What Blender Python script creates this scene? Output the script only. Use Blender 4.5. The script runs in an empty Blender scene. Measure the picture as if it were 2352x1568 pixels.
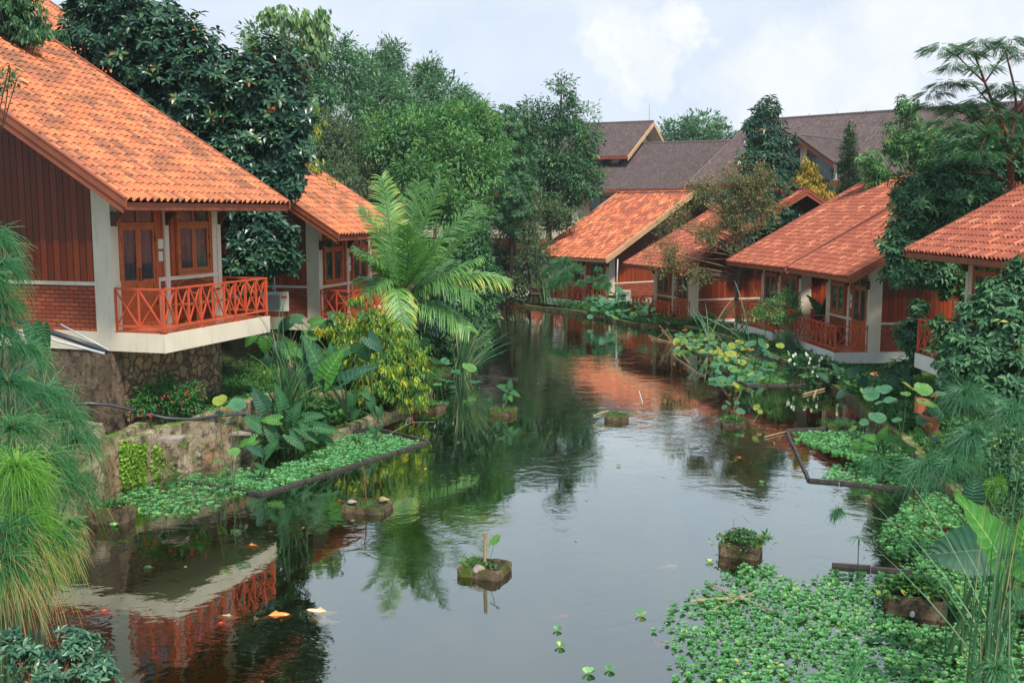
import bpy, math, random
import numpy as np
from mathutils import Vector, Matrix
R = math.radians
rs = np.random.RandomState(7)
random.seed(7)
S = bpy.context.scene
COL = S.collection

# ------------------------------------------------------------ camera
CAMH = 5.3
FPX = 2400.0
PITCH = math.atan(294 / 2400)
cam_d = bpy.data.cameras.new('camera')
cam = bpy.data.objects.new('camera', cam_d)
COL.objects.link(cam)
cam.location = (0, 0, CAMH)
cam.rotation_euler = (math.pi / 2 - PITCH, 0, 0)
cam_d.sensor_width = 36
cam_d.lens = 36 * FPX / 2352
cam_d.clip_start = 0.1
cam_d.clip_end = 3000
S.camera = cam

# ------------------------------------------------------------ sky, sun, exposure
SUN_EL, SUN_AZ = R(58), R(148)          # azimuth clockwise from +Y
S.view_settings.view_transform = 'Standard'
S.view_settings.look = 'None'
S.view_settings.exposure = 0.6
S.view_settings.gamma = 1
W = bpy.data.worlds.new('World')
S.world = W
W.use_nodes = True
wn, wl = W.node_tree.nodes, W.node_tree.links
wn.clear()
def wnode(t, **k):
    n = wn.new(t)
    for a, b in k.items():
        setattr(n, a, b)
    return n
out = wnode('ShaderNodeOutputWorld')
bg = wnode('ShaderNodeBackground')
bg.inputs['Strength'].default_value = 0.10
sky = wnode('ShaderNodeTexSky', sky_type='NISHITA', sun_disc=False)
sky.sun_elevation = SUN_EL
sky.sun_rotation = SUN_AZ
sky.air_density = 1.0
sky.dust_density = 2.5
sky.ozone_density = 2.0
tc = wnode('ShaderNodeTexCoord')
def wmath(op, a, b=None, c=None):
    n = wnode('ShaderNodeMath', operation=op)
    for i, v in enumerate((a, b, c)):
        if v is None: continue
        if isinstance(v, (int, float)): n.inputs[i].default_value = v
        else: wl.new(v, n.inputs[i])
    return n.outputs[0]
def dirpix(u, v):
    a = (u - 1176) / FPX; b = (784 - v) / FPX
    r = Vector((a, math.cos(PITCH) + b * math.sin(PITCH), -math.sin(PITCH) + b * math.cos(PITCH)))
    return r.normalized()
wno = wnode('ShaderNodeTexNoise'); wno.inputs['Scale'].default_value = 9; wno.inputs['Detail'].default_value = 7; wno.inputs['Roughness'].default_value = .62
wl.new(tc.outputs['Generated'], wno.inputs['Vector'])
sub = wnode('ShaderNodeVectorMath', operation='SUBTRACT'); sub.inputs[1].default_value = (.5, .5, .5)
wl.new(wno.outputs['Color'], sub.inputs[0])
scl = wnode('ShaderNodeVectorMath', operation='SCALE'); scl.inputs['Scale'].default_value = .17
wl.new(sub.outputs[0], scl.inputs[0])
addv = wnode('ShaderNodeVectorMath', operation='ADD')
wl.new(tc.outputs['Generated'], addv.inputs[0]); wl.new(scl.outputs[0], addv.inputs[1])
mask = None
# banks of cloud standing in given compass directions (direction, angular radius, softness, weight)
CL = [((1510, 120), .036, .022, 1.0), ((1560, 105), .026, .02, 1.0), ((1455, 150), .03, .02, .8), ((1780, 225), .05, .04, .9), ((1900, 250), .085, .045, .9),
      ((2050, 185), .09, .045, .9), ((2200, 110), .10, .06, .9), ((2350, 60), .13, .07, .8), ((2480, -60), .15, .1, .8),
      ((1480, 330), .05, .08, .4), ((800, 60), .09, .07, .6), ((700, 180), .12, .1, .6), ((900, 130), .05, .06, .5), ((1480, 0), .05, .03, .7),
      ((1300, -700), .42, .25, .5), ((300, -900), .5, .3, .5),  # unseen clouds overhead, added to brighten the water reflection and ambient light
      ((1060, 70), .04, .05, .5), ((1860, 75), .02, .02, .6), ((1730, 20), .02, .02, .5), ((300, 100), .15, .1, .6)]
for (p, rad, soft, wgt) in CL:
    d = dirpix(*p)
    dist = wnode('ShaderNodeVectorMath', operation='DISTANCE')
    dist.inputs[1].default_value = d
    wl.new(addv.outputs[0], dist.inputs[0])
    mr = wnode('ShaderNodeMapRange', interpolation_type='SMOOTHSTEP')
    mr.inputs['From Min'].default_value = rad + soft
    mr.inputs['From Max'].default_value = rad - soft * .35
    mr.inputs['To Min'].default_value = 0; mr.inputs['To Max'].default_value = wgt
    wl.new(dist.outputs['Value'], mr.inputs['Value'])
    mask = mr.outputs[0] if mask is None else wmath('MAXIMUM', mask, mr.outputs[0])
# general thin veil
n2 = wnode('ShaderNodeTexNoise'); n2.inputs['Scale'].default_value = 3.2; n2.inputs['Detail'].default_value = 8; n2.inputs['Roughness'].default_value = .6
wl.new(addv.outputs[0], n2.inputs['Vector'])
mr2 = wnode('ShaderNodeMapRange', interpolation_type='SMOOTHSTEP')
mr2.inputs['From Min'].default_value = .42; mr2.inputs['From Max'].default_value = .72; mr2.inputs['To Max'].default_value = .30
wl.new(n2.outputs['Fac'], mr2.inputs['Value'])
mask = wmath('MAXIMUM', mask, mr2.outputs[0])
# cloud colour with slight relief
n3 = wnode('ShaderNodeTexNoise'); n3.inputs['Scale'].default_value = 16; n3.inputs['Detail'].default_value = 6
wl.new(addv.outputs[0], n3.inputs['Vector'])
cc = wnode('ShaderNodeMix', data_type='RGBA')
cc.inputs['A'].default_value = (5.7, 6.15, 6.8, 1)
cc.inputs['B'].default_value = (6.6, 6.8, 7.1, 1)
mr3 = wnode('ShaderNodeMapRange'); mr3.inputs['From Min'].default_value = .35; mr3.inputs['From Max'].default_value = .62
wl.new(n3.outputs['Fac'], mr3.inputs['Value']); wl.new(mr3.outputs[0], cc.inputs['Factor'])
# sky colour: nishita blended with a pale milky blue
sk = wnode('ShaderNodeMix', data_type='RGBA'); sk.inputs['Factor'].default_value = .9
sk.inputs['B'].default_value = (4.2, 5.25, 6.6, 1)
wl.new(sky.outputs[0], sk.inputs['A'])
mx = wnode('ShaderNodeMix', data_type='RGBA')
wl.new(mask, mx.inputs['Factor']); wl.new(sk.outputs['Result'], mx.inputs['A']); wl.new(cc.outputs['Result'], mx.inputs['B'])
wl.new(mx.outputs['Result'], bg.inputs['Color'])
wl.new(bg.outputs[0], out.inputs['Surface'])

sl = bpy.data.lights.new('sun', 'SUN')
sl.energy = 3.3
sl.angle = R(6)
sl.color = (1.0, .93, .82)
so = bpy.data.objects.new('sun', sl)
COL.objects.link(so)
sd = Vector((math.sin(SUN_AZ) * math.cos(SUN_EL), math.cos(SUN_AZ) * math.cos(SUN_EL), math.sin(SUN_EL)))
so.rotation_euler = sd.to_track_quat('Z', 'Y').to_euler()
so.location = (30, 0, 40)

# ------------------------------------------------------------ geometry helpers
cp, sp = math.cos(PITCH), math.sin(PITCH)
def at(u, v, y):
    "world point seen at photo position (u,v) that stands y metres ahead"
    a = (u - 1176) / FPX; b = (784 - v) / FPX
    r = (a, cp + b * sp, -sp + b * cp)
    t = y / r[1]
    return np.array((r[0] * t, y, CAMH + r[2] * t))
def gnd(u, v, z=0.0):
    a = (u - 1176) / FPX; b = (784 - v) / FPX
    r = (a, cp + b * sp, -sp + b * cp)
    t = (z - CAMH) / r[2]
    return np.array((r[0] * t, r[1] * t, z))

def tag(o, label=None, cat=None, group=None, kind=None):
    if label: o['label'] = label
    if cat: o['category'] = cat
    if group: o['group'] = group
    if kind: o['kind'] = kind
    return o
def empty(name, loc=(0, 0, 0), rz=0.0, label=None, cat=None, group=None):
    o = bpy.data.objects.new(name, None)
    o.empty_display_size = .2
    COL.objects.link(o)
    o.location = tuple(float(c) for c in loc); o.rotation_euler = (0, 0, rz)
    return tag(o, label, cat, group)
def copy_tree(o, parent=None):
    c = o.copy(); COL.objects.link(c); c.parent = parent
    for ch in list(o.children): copy_tree(ch, c)
    return c

class MB:
    def __init__(s, flip=1):
        s.v = []; s.f = []; s.uv = []; s.nv = 0; s.flip = flip; s.rnd = []; s.hasuv = False
    def add(s, verts, faces, uv=None, rnd=None):
        V = np.asarray(verts, dtype=np.float64).reshape(-1, 3)
        F = np.asarray(faces, dtype=np.int64)
        if F.ndim == 1: F = F.reshape(1, -1)
        s.v.append(V); s.f.append(F + s.nv); s.nv += len(V)
        if uv is not None: s.hasuv = True
        s.uv.append(np.zeros((len(V), 2)) if uv is None else np.asarray(uv))
        s.rnd.append(np.full(len(V), .5) if rnd is None else np.broadcast_to(np.asarray(rnd, dtype=float), (len(V),)))
        return s
    def box(s, a, b):
        x0, y0, z0 = a; x1, y1, z1 = b
        if x0 > x1: x0, x1 = x1, x0
        if y0 > y1: y0, y1 = y1, y0
        if z0 > z1: z0, z1 = z1, z0
        V = [(x0, y0, z0), (x1, y0, z0), (x1, y1, z0), (x0, y1, z0), (x0, y0, z1), (x1, y0, z1), (x1, y1, z1), (x0, y1, z1)]
        return s.add(V, [(0, 3, 2, 1), (4, 5, 6, 7), (0, 1, 5, 4), (1, 2, 6, 5), (2, 3, 7, 6), (3, 0, 4, 7)])
    def beam(s, p, q, w, h, up=(0, 0, 1)):
        p = Vector(p); q = Vector(q); d = (q - p).normalized(); up = Vector(up)
        sd_ = d.cross(up)
        if sd_.length < 1e-4: sd_ = d.cross(Vector((1, 0, 0)))
        sd_.normalize(); u2 = sd_.cross(d).normalized()
        V = []
        for c in (p, q):
            for a, b in ((-1, -1), (1, -1), (1, 1), (-1, 1)):
                V.append(tuple(c + sd_ * (a * w / 2) + u2 * (b * h / 2)))
        return s.add(V, [(0, 1, 2, 3), (7, 6, 5, 4), (0, 4, 5, 1), (1, 5, 6, 2), (2, 6, 7, 3), (3, 7, 4, 0)])
    def prism(s, pts, off):
        "polygon pts (3D) extruded by off"
        n = len(pts); off = np.asarray(off)
        P = np.asarray(pts, dtype=float)
        V = np.vstack([P, P + off])
        base = s.nv
        s.add(V, [(i, (i + 1) % n, n + (i + 1) % n, n + i) for i in range(n)])
        s.f.append(np.array([[base + i for i in range(n)][::-1]])); s.f.append(np.array([[base + n + i for i in range(n)]]))
        return s
    def tube(s, pts, rad, seg=6, cap=True):
        P = [Vector(tuple(p)) for p in pts]; n = len(P)
        if isinstance(rad, (int, float)): rad = [rad] * n
        V = []; prev = None
        for i in range(n):
            d = (P[min(i + 1, n - 1)] - P[max(i - 1, 0)]).normalized()
            if prev is None:
                a = d.cross(Vector((0, 0, 1)))
                if a.length < .05: a = d.cross(Vector((1, 0, 0)))
                a.normalize()
            else:
                a = (prev - d * prev.dot(d)).normalized()
            prev = a; b = d.cross(a)
            for k in range(seg):
                t = 2 * math.pi * k / seg
                V.append(tuple(P[i] + (a * math.cos(t) + b * math.sin(t)) * rad[i]))
        F = [(i * seg + k, i * seg + (k + 1) % seg, (i + 1) * seg + (k + 1) % seg, (i + 1) * seg + k) for i in range(n - 1) for k in range(seg)]
        base = s.nv
        s.add(V, F)
        if cap:
            s.f.append(np.array([[base + k for k in range(seg)][::-1]])); s.f.append(np.array([[base + (n - 1) * seg + k for k in range(seg)]]))
        return s
    def build(s, name, mat, parent=None, smooth=False, loc=None, origin=None):
        me = bpy.data.meshes.new(name)
        if not s.v: s.add([(0, 0, 0)] * 3, [(0, 1, 2)])
        V = np.vstack(s.v).copy()
        if origin is not None: V -= np.asarray(origin, dtype=float)
        if s.flip < 0: V[:, 0] *= -1
        me.vertices.add(len(V)); me.vertices.foreach_set('co', V.astype(np.float32).ravel())
        li = []; ls = []; lt = []; pos = 0
        for F in s.f:
            if s.flip < 0: F = F[:, ::-1]
            n, k = F.shape
            li.append(F.ravel()); ls.append(pos + np.arange(n) * k); lt.append(np.full(n, k)); pos += n * k
        li = np.concatenate(li); ls = np.concatenate(ls); lt = np.concatenate(lt)
        me.loops.add(len(li)); me.loops.foreach_set('vertex_index', li.astype(np.int32))
        me.polygons.add(len(ls)); me.polygons.foreach_set('loop_start', ls.astype(np.int32)); me.polygons.foreach_set('loop_total', lt.astype(np.int32))
        me.polygons.foreach_set('use_smooth', np.full(len(ls), bool(smooth)))
        at_ = me.attributes.new('rnd', 'FLOAT', 'POINT')
        at_.data.foreach_set('value', np.concatenate(s.rnd).astype(np.float32))
        if s.hasuv:
            U = np.vstack(s.uv)[li]
            ul = me.uv_layers.new(name='UVMap'); ul.data.foreach_set('uv', U.astype(np.float32).ravel())
        me.update(calc_edges=True)
        me.materials.append(mat)
        o = bpy.data.objects.new(name, me); COL.objects.link(o)
        if parent is not None: o.parent = parent
        if loc is not None: o.location = tuple(float(c) for c in loc)
        elif origin is not None and parent is None: o.location = tuple(float(c) for c in origin)
        return o

# leaf templates: (along, side, up)
T_R = (np.array([(0, 0, 0), (.45, .5, .05), (1, 0, -.06), (.45, -.5, .05)]), np.array([(0, 1, 2, 3)]))
T_F = (np.array([(0, 0, 0), (.42, .5, .09), (1, 0, -.12), (.42, -.5, .09), (.5, 0, -.02)]), np.array([(0, 1, 2, 4), (0, 4, 2, 3)]))
T_L = (np.array([(0, 0, 0), (.25, .38, .05), (.6, .5, .04), (1, 0, -.16), (.6, -.5, .04), (.25, -.38, .05), (.55, 0, -.03)]),
       np.array([(0, 1, 2, 6), (6, 2, 3, 3), (6, 3, 3, 4), (0, 6, 4, 5)]))
T_L = (T_L[0], np.array([(0, 1, 6), (1, 2, 6), (2, 3, 6), (6, 3, 4), (6, 4, 5), (6, 5, 0)]))
T_W = (np.array([(0, 0, 0), (.45, .28, .10), (.85, .48, .34), (1, .22, .46), (1, -.22, .46), (.85, -.48, .34), (.45, -.28, .10)]), np.array([(0, 1, 2, 3, 4, 5, 6)]))
def nrm(A):
    A = np.asarray(A, dtype=float)
    return A / np.maximum(np.linalg.norm(A, axis=-1, keepdims=True), 1e-9)
def leaves(mb, P, D, N, L, Wd, T=T_F, rnd=None):
    n = len(P)
    if n == 0: return
    D = nrm(D); Sd = nrm(np.cross(D, N)); U = np.cross(Sd, D)
    L = np.broadcast_to(L, (n,)); Wd = np.broadcast_to(Wd, (n,))
    tv, tf = T
    V = (P[:, None, :] + D[:, None, :] * (tv[None, :, 0:1] * L[:, None, None]) + Sd[:, None, :] * (tv[None, :, 1:2] * Wd[:, None, None])
         + U[:, None, :] * (tv[None, :, 2:3] * L[:, None, None]))
    k = len(tv)
    F = (tf[None] + (np.arange(n) * k)[:, None, None]).reshape(-1, tf.shape[1])
    if rnd is None: rnd = rs.rand(n)
    mb.add(V.reshape(-1, 3), F, rnd=np.repeat(rnd, k))
def ribbons(mb, C, Wd, N, rnd=None):
    "C: n,k,3 curve points; Wd: n,k widths; N: n,3 approx normal"
    n, k, _ = C.shape
    D = np.gradient(C, axis=1); Sd = nrm(np.cross(D, N[:, None, :])) * (Wd[..., None] / 2)
    V = np.stack([C - Sd, C + Sd], axis=2).reshape(n, 2 * k, 3)
    i = np.arange(k - 1) * 2
    f = np.stack([i, i + 1, i + 3, i + 2], axis=1)
    F = (f[None] + (np.arange(n) * 2 * k)[:, None, None]).reshape(-1, 4)
    if rnd is None: rnd = rs.rand(n)
    if rnd.ndim == 1: rnd = np.repeat(rnd, 2 * k)
    mb.add(V.reshape(-1, 3), F, rnd=rnd.ravel())
def rdir(n): return nrm(rs.randn(n, 3))

# ------------------------------------------------------------ materials
class NT:
    def __init__(s, name):
        s.m = bpy.data.materials.new(name); s.m.use_nodes = True
        s.n = s.m.node_tree.nodes; s.l = s.m.node_tree.links; s.n.clear()
        s.out = s.n.new('ShaderNodeOutputMaterial')
    def node(s, t, props=None, **inp):
        n = s.n.new(t)
        for a, b in (props or {}).items(): setattr(n, a, b)
        for a, b in inp.items():
            key = a.replace('_', ' ')
            if hasattr(b, 'links') or isinstance(b, bpy.types.NodeSocket): s.l.new(b, n.inputs[key])
            else: n.inputs[key].default_value = b
        return n
    def math(s, op, *a):
        n = s.n.new('ShaderNodeMath'); n.operation = op
        for i, v in enumerate(a):
            if isinstance(v, (int, float)): n.inputs[i].default_value = v
            else: s.l.new(v, n.inputs[i])
        return n.outputs[0]
    def noise(s, scale, detail=4, rough=.55, vec=None, dist=0):
        n = s.node('ShaderNodeTexNoise', Scale=scale, Detail=detail, Roughness=rough, Distortion=dist)
        s.l.new(vec if vec is not None else s.obj(), n.inputs['Vector'])
        return n.outputs['Fac']
    def obj(s):
        if not hasattr(s, '_tc'): s._tc = s.n.new('ShaderNodeTexCoord')
        return s._tc.outputs['Object']
    def wpos(s):
        if not hasattr(s, '_g'): s._g = s.n.new('ShaderNodeNewGeometry')
        return s._g.outputs['Position']
    def uv(s):
        s.obj(); return s._tc.outputs['UV']
    def mapr(s, v, a, b, c=0., d=1., smooth=False):
        n = s.node('ShaderNodeMapRange', {'interpolation_type': 'SMOOTHSTEP' if smooth else 'LINEAR'})
        n.inputs['From Min'].default_value = a; n.inputs['From Max'].default_value = b
        n.inputs['To Min'].default_value = c; n.inputs['To Max'].default_value = d
        s.l.new(v, n.inputs['Value']); return n.outputs[0]
    def mix(s, f, a, b, blend='MIX'):
        n = s.n.new('ShaderNodeMix'); n.data_type = 'RGBA'; n.blend_type = blend
        for k, v in (('Factor', f), ('A', a), ('B', b)):
            if isinstance(v, (int, float)): n.inputs[k].default_value = v
            elif isinstance(v, tuple): n.inputs[k].default_value = (*v, 1)
            else: s.l.new(v, n.inputs[k])
        return n.outputs['Result']
    def ramp(s, f, stops):
        n = s.n.new('ShaderNodeValToRGB'); e = n.color_ramp.elements
        while len(e) < len(stops): e.new(.5)
        for i, (p, c) in enumerate(stops): e[i].position = p; e[i].color = (*c, 1)
        s.l.new(f, n.inputs['Fac']); return n.outputs['Color']
    def sep(s, v):
        n = s.n.new('ShaderNodeSeparateXYZ'); s.l.new(v, n.inputs[0]); return n.outputs
    def comb(s, x, y, z):
        n = s.n.new('ShaderNodeCombineXYZ')
        for i, v in enumerate((x, y, z)):
            if isinstance(v, (int, float)): n.inputs[i].default_value = v
            else: s.l.new(v, n.inputs[i])
        return n.outputs[0]
    def scale(s, v, k):
        n = s.n.new('ShaderNodeVectorMath'); n.operation = 'MULTIPLY'; n.inputs[1].default_value = k; s.l.new(v, n.inputs[0]); return n.outputs[0]
    def bump(s, h, strength=.4, dist=.02):
        n = s.node('ShaderNodeBump', Strength=strength, Distance=dist); s.l.new(h, n.inputs['Height']); return n.outputs[0]
    def bsdf(s, color, rough=.7, normal=None, spec=.4, **k):
        n = s.n.new('ShaderNodeBsdfPrincipled')
        for key, v in (('Base Color', color), ('Roughness', rough), ('Normal', normal), ('Specular IOR Level', spec)):
            if v is None: continue
            if isinstance(v, tuple): n.inputs[key].default_value = (*v, 1)
            elif isinstance(v, (int, float)): n.inputs[key].default_value = v
            else: s.l.new(v, n.inputs[key])
        for key, v in k.items(): n.inputs[key.replace('_', ' ')].default_value = v
        return n.outputs[0]
    def done(s, sh): s.l.new(sh, s.out.inputs['Surface']); return s.m

def m_leaf(name, stops, rough=.45, trans=.25, spec=.4, tint=None):
    t = NT(name)
    a = t.node('ShaderNodeAttribute', {'attribute_name': 'rnd'}).outputs['Fac']
    w = t.noise(1.1, 3, vec=t.wpos())
    f = t.math('ADD', a, t.math('MULTIPLY', t.math('SUBTRACT', w, .5), .55))
    c = t.ramp(f, [(p_, tuple(min(x * 1.22, .9) for x in q_)) for p_, q_ in stops])
    b = t.bsdf(c, rough, spec=spec)
    tr = t.n.new('ShaderNodeBsdfTranslucent')
    t.l.new(t.mix(1.0, c, (1.0, 1.25, .45), 'MULTIPLY'), tr.inputs['Color'])
    mx_ = t.n.new('ShaderNodeMixShader'); mx_.inputs[0].default_value = trans
    t.l.new(b, mx_.inputs[1]); t.l.new(tr.outputs[0], mx_.inputs[2])
    return t.done(mx_.outputs[0])
def m_plain(name, c, rough=.6, var=.25, nscale=6, bump=.15, spec=.4, metallic=0, c2=None, bscale=30):
    t = NT(name)
    f = t.noise(nscale, 6, .6)
    c2 = c2 or tuple(x * (1 - var) for x in c)
    col = t.mix(t.mapr(f, .35, .68), c2, c)
    nb = t.bump(t.noise(bscale, 5), bump, .01)
    return t.done(t.bsdf(col, rough, nb, spec, Metallic=float(metallic)))

def m_roof(name, base, light, dark, grime_shade, gamt, streak, mott=.26, soft=.05):
    t = NT(name)
    u = t.uv(); s3 = t.sep(u)
    cell = t.comb(t.math('FLOOR', s3[0]), t.math('FLOOR', s3[1]), 0)
    wn_ = t.node('ShaderNodeTexWhiteNoise', {'noise_dimensions': '3D'}); t.l.new(cell, wn_.inputs['Vector'])
    c = t.ramp(wn_.outputs['Value'], [(0, dark), (.35, base), (.75, base), (1, light)])
    big = t.noise(.22, 5, .65, vec=t.scale(u, (1, 1, 1)))
    fine = t.noise(1.0, 7, .8, vec=t.scale(u, (1.8, .55, 1)))
    w2 = t.node('ShaderNodeTexWhiteNoise', {'noise_dimensions': '3D'}); t.l.new(t.scale(cell, (1.37, 2.11, 1)), w2.inputs['Vector'])
    g = t.math('ADD', t.math('MULTIPLY', big, .9), t.math('ADD', t.math('MULTIPLY', fine, .8), t.math('MULTIPLY', w2.outputs['Value'], mott)))
    g = t.mapr(g, gamt - soft * .3, gamt + .18 + soft, 0, .92, True)
    gc = t.mix(t.noise(2.3, 4, vec=u), grime_shade, streak)
    c = t.mix(g, c, gc)
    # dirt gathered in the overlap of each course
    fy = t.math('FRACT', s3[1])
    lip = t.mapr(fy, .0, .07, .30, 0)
    c = t.mix(lip, c, grime_shade)
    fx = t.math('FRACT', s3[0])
    c = t.mix(t.mapr(t.math('ABSOLUTE', t.math('SUBTRACT', fx, .85)), .0, .17, .85, 0), c, grime_shade)  # shade painted into the roll valleys so the rolls stand out
    b = t.bump(t.noise(9, 5, vec=u), .25, .01)
    return t.done(t.bsdf(c, .8, b, .25))
M = {}
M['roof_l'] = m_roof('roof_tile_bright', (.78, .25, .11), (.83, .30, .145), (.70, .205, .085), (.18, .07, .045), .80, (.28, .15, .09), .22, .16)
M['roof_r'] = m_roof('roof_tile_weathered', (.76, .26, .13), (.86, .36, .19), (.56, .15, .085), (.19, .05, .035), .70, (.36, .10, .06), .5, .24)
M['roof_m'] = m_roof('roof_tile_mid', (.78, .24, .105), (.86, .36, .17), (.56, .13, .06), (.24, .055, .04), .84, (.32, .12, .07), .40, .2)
M['roof_d'] = m_roof('roof_tile_dark', (.13, .095, .095), (.17, .125, .12), (.10, .07, .072), (.08, .062, .06), 1.0, (.10, .075, .07))
def m_stained(name, c, dirt):
    t = NT(name)
    a = t.mix(t.mapr(t.noise(1.4, 6, .6), .35, .7), tuple(x * .86 for x in c), c)
    st = t.noise(2.6, 7, .72, vec=t.scale(t.obj(), (2.2, 2.2, .35)))
    a = t.mix(t.mapr(st, .54, .74, 0, .55), a, dirt)
    a = t.mix(t.mapr(t.noise(9, 6, .75), .60, .72, 0, .4), a, dirt)
    return t.done(t.bsdf(a, .85, t.bump(t.noise(40, 5), .12, .01), .2))
M['cream'] = m_stained('cream_render', (.78, .68, .53), (.40, .33, .22))
M['white'] = m_stained('white_paint', (.78, .75, .67), (.38, .36, .28))
M['paper'] = m_plain('paper', (.72, .70, .60), .8, .1, 5, .0, .2)
M['fascia'] = m_plain('painted_fascia', (.36, .095, .045), .55, .28, 2.5, .15)
M['fascia_l'] = m_plain('pale_fascia', (.72, .42, .22), .55, .25, 2.5, .15)
M['rail'] = m_plain('red_painted_steel', (.66, .10, .035), .42, .25, 5, .05, .5)
M['floor'] = m_plain('terracotta_floor', (.50, .15, .08), .3, .2, 3, .03, .5)
M['teak'] = m_plain('teak', (.36, .10, .035), .45, .4, 9, .15)
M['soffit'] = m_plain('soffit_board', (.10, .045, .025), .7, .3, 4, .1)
M['metal'] = m_plain('dark_metal', (.03, .03, .03), .4, .2, 9, .0, .5, .6)
M['pvc'] = m_plain('grey_pipe', (.055, .06, .07), .35, .3, 5, .05)
M['pvcw'] = m_plain('pale_pipe', (.50, .54, .58), .35, .2, 5, .05)
M['acwhite'] = m_plain('aircon_casing', (.62, .62, .56), .5, .12, 3, .03)
M['bark'] = m_plain('bark_grey', (.20, .15, .105), .9, .5, 8, .6, .2)
M['barkd'] = m_plain('bark_dark', (.085, .06, .045), .9, .5, 8, .6, .2)
M['barkr'] = m_plain('bark_red', (.25, .09, .05), .85, .4, 8, .5, .2)
M['cement'] = m_plain('cement', (.36, .31, .26), .9, .4, 5, .4, .2)
M['stem'] = m_plain('green_stem', (.08, .16, .06), .5, .3, 6, .05)
M['stemd'] = m_plain('dark_stem', (.03, .05, .025), .5, .3, 6, .05)
M['straw'] = m_plain('dry_reed', (.42, .30, .15), .7, .4, 12, .1)
def m_glass():
    t = NT('window_glass')
    c = t.ramp(t.noise(2.2, 2, vec=t.scale(t.obj(), (3, 3, .4))), [(.3, (.012, .016, .02)), (.7, (.07, .085, .10))])
    return t.done(t.bsdf(c, .04, None, .9))
M['glass'] = m_glass()
def m_planks(name, w, base, dark, dark_top=True):
    t = NT(name)
    o = t.sep(t.obj()); h = t.math('ADD', o[0], o[1]); q = t.math('DIVIDE', h, w)
    idx = t.math('FLOOR', q); fr = t.math('FRACT', q)
    wn_ = t.node('ShaderNodeTexWhiteNoise', {'noise_dimensions': '1D'}); t.l.new(idx, wn_.inputs['W'])
    grain = t.noise(5, 6, .6, vec=t.comb(t.math('MULTIPLY', h, 7), wn_.outputs['Value'], t.math('MULTIPLY', o[2], .7)))
    c = t.mix(t.mapr(t.math('ADD', t.math('MULTIPLY', grain, .6), t.math('MULTIPLY', wn_.outputs['Value'], .4)), .25, .75), dark, base)
    if dark_top:   # upper part of the boards darker, edge at its own ragged height per board
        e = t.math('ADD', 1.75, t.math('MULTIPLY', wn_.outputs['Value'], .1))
        old = t.mapr(t.math('SUBTRACT', o[2], e), -.03, .03, 0, .5)  # share of the darker upper tone
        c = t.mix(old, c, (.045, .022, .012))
    gap = t.math('GREATER_THAN', t.math('ABSOLUTE', t.math('SUBTRACT', fr, .5)), .5 - .008 / w)
    c = t.mix(gap, c, (.008, .004, .003))
    groove = t.mapr(t.math('ABSOLUTE', t.math('SUBTRACT', fr, .5)), .5 - .02 / w, .5, 1, 0)
    b = t.bump(groove, .8, .01)
    return t.done(t.bsdf(c, .5, b, .35))
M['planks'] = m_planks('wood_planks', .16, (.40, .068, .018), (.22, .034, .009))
M['planks_f'] = m_planks('wood_planks_front', .16, (.50, .10, .03), (.32, .055, .018), False)
M['joinery'] = m_plain('varnished_joinery', (.55, .14, .045), .35, .35, 6, .08, .5)
def m_brick():
    t = NT('brick_courses')
    o = t.sep(t.obj()); h = t.math('ADD', o[0], o[1])
    v = t.comb(h, t.math('ADD', o[2], t.math('MULTIPLY', t.noise(3, 2), .01)), 0)
    n = t.node('ShaderNodeTexBrick', {'offset': .5}, Scale=1.0)
    n.inputs['Brick Width'].default_value = .235; n.inputs['Row Height'].default_value = .083; n.inputs['Mortar Size'].default_value = .012; n.inputs['Mortar Smooth'].default_value = .25
    n.inputs['Bias'].default_value = 0
    n.inputs['Color1'].default_value = (.55, .12, .05, 1); n.inputs['Color2'].default_value = (.33, .065, .035, 1); n.inputs['Mortar'].default_value = (.075, .05, .035, 1)
    t.l.new(v, n.inputs['Vector'])
    c = t.mix(t.mapr(t.noise(14, 5), .3, .7, 0, .4), n.outputs['Color'], (.25, .07, .045))
    b = t.bump(t.math('SUBTRACT', 1.0, n.outputs['Fac']), .9, .015)
    return t.done(t.bsdf(c, .85, b, .2))
M['brick'] = m_brick()
def m_mossy(name, base, stain, moss, amt, rust=(.25, .10, .04)):
    t = NT(name)
    p = t.wpos()
    n1 = t.noise(2.2, 8, .68, vec=p); n2 = t.noise(6, 8, .7, vec=p); n3 = t.noise(.9, 4, .6, vec=t.scale(p, (1, 1, .5)))
    c = t.mix(t.mapr(n1, .38, .62), stain, base)
    c = t.mix(t.mapr(n3, .52, .66, 0, .75), c, rust)
    n4 = t.noise(3.0, 6, .7, vec=t.scale(p, (1.6, 1.6, .35)))
    c = t.mix(t.mapr(n4, .50, .60, 0, .75), c, stain)
    c = t.mix(t.mapr(n2, .50, .60, 0, .8), c, (.05, .04, .03))
    g = t.node('ShaderNodeNewGeometry'); up = t.sep(g.outputs['Normal'])[2]
    mm = t.math('ADD', t.noise(3.5, 6, .7, vec=p), t.math('MULTIPLY', up, .12))
    c = t.mix(t.mapr(mm, amt, amt + .1), c, moss)
    b = t.bump(t.math('ADD', n2, t.noise(28, 5, .7, vec=p)), .9, .03)
    return t.done(t.bsdf(c, .95, b, .15))
M['mossy'] = m_mossy('mossy_concrete', (.50, .41, .29), (.18, .14, .08), (.08, .17, .02), .57, (.26, .13, .06))
M['mossbox'] = m_mossy('mossy_planter', (.24, .17, .10), (.10, .07, .045), (.08, .12, .015), .54, (.13, .075, .03))
M['brickd'] = m_mossy('mossy_brick', (.30, .12, .07), (.14, .06, .04), (.06, .12, .02), .55, (.2, .07, .04))
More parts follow.
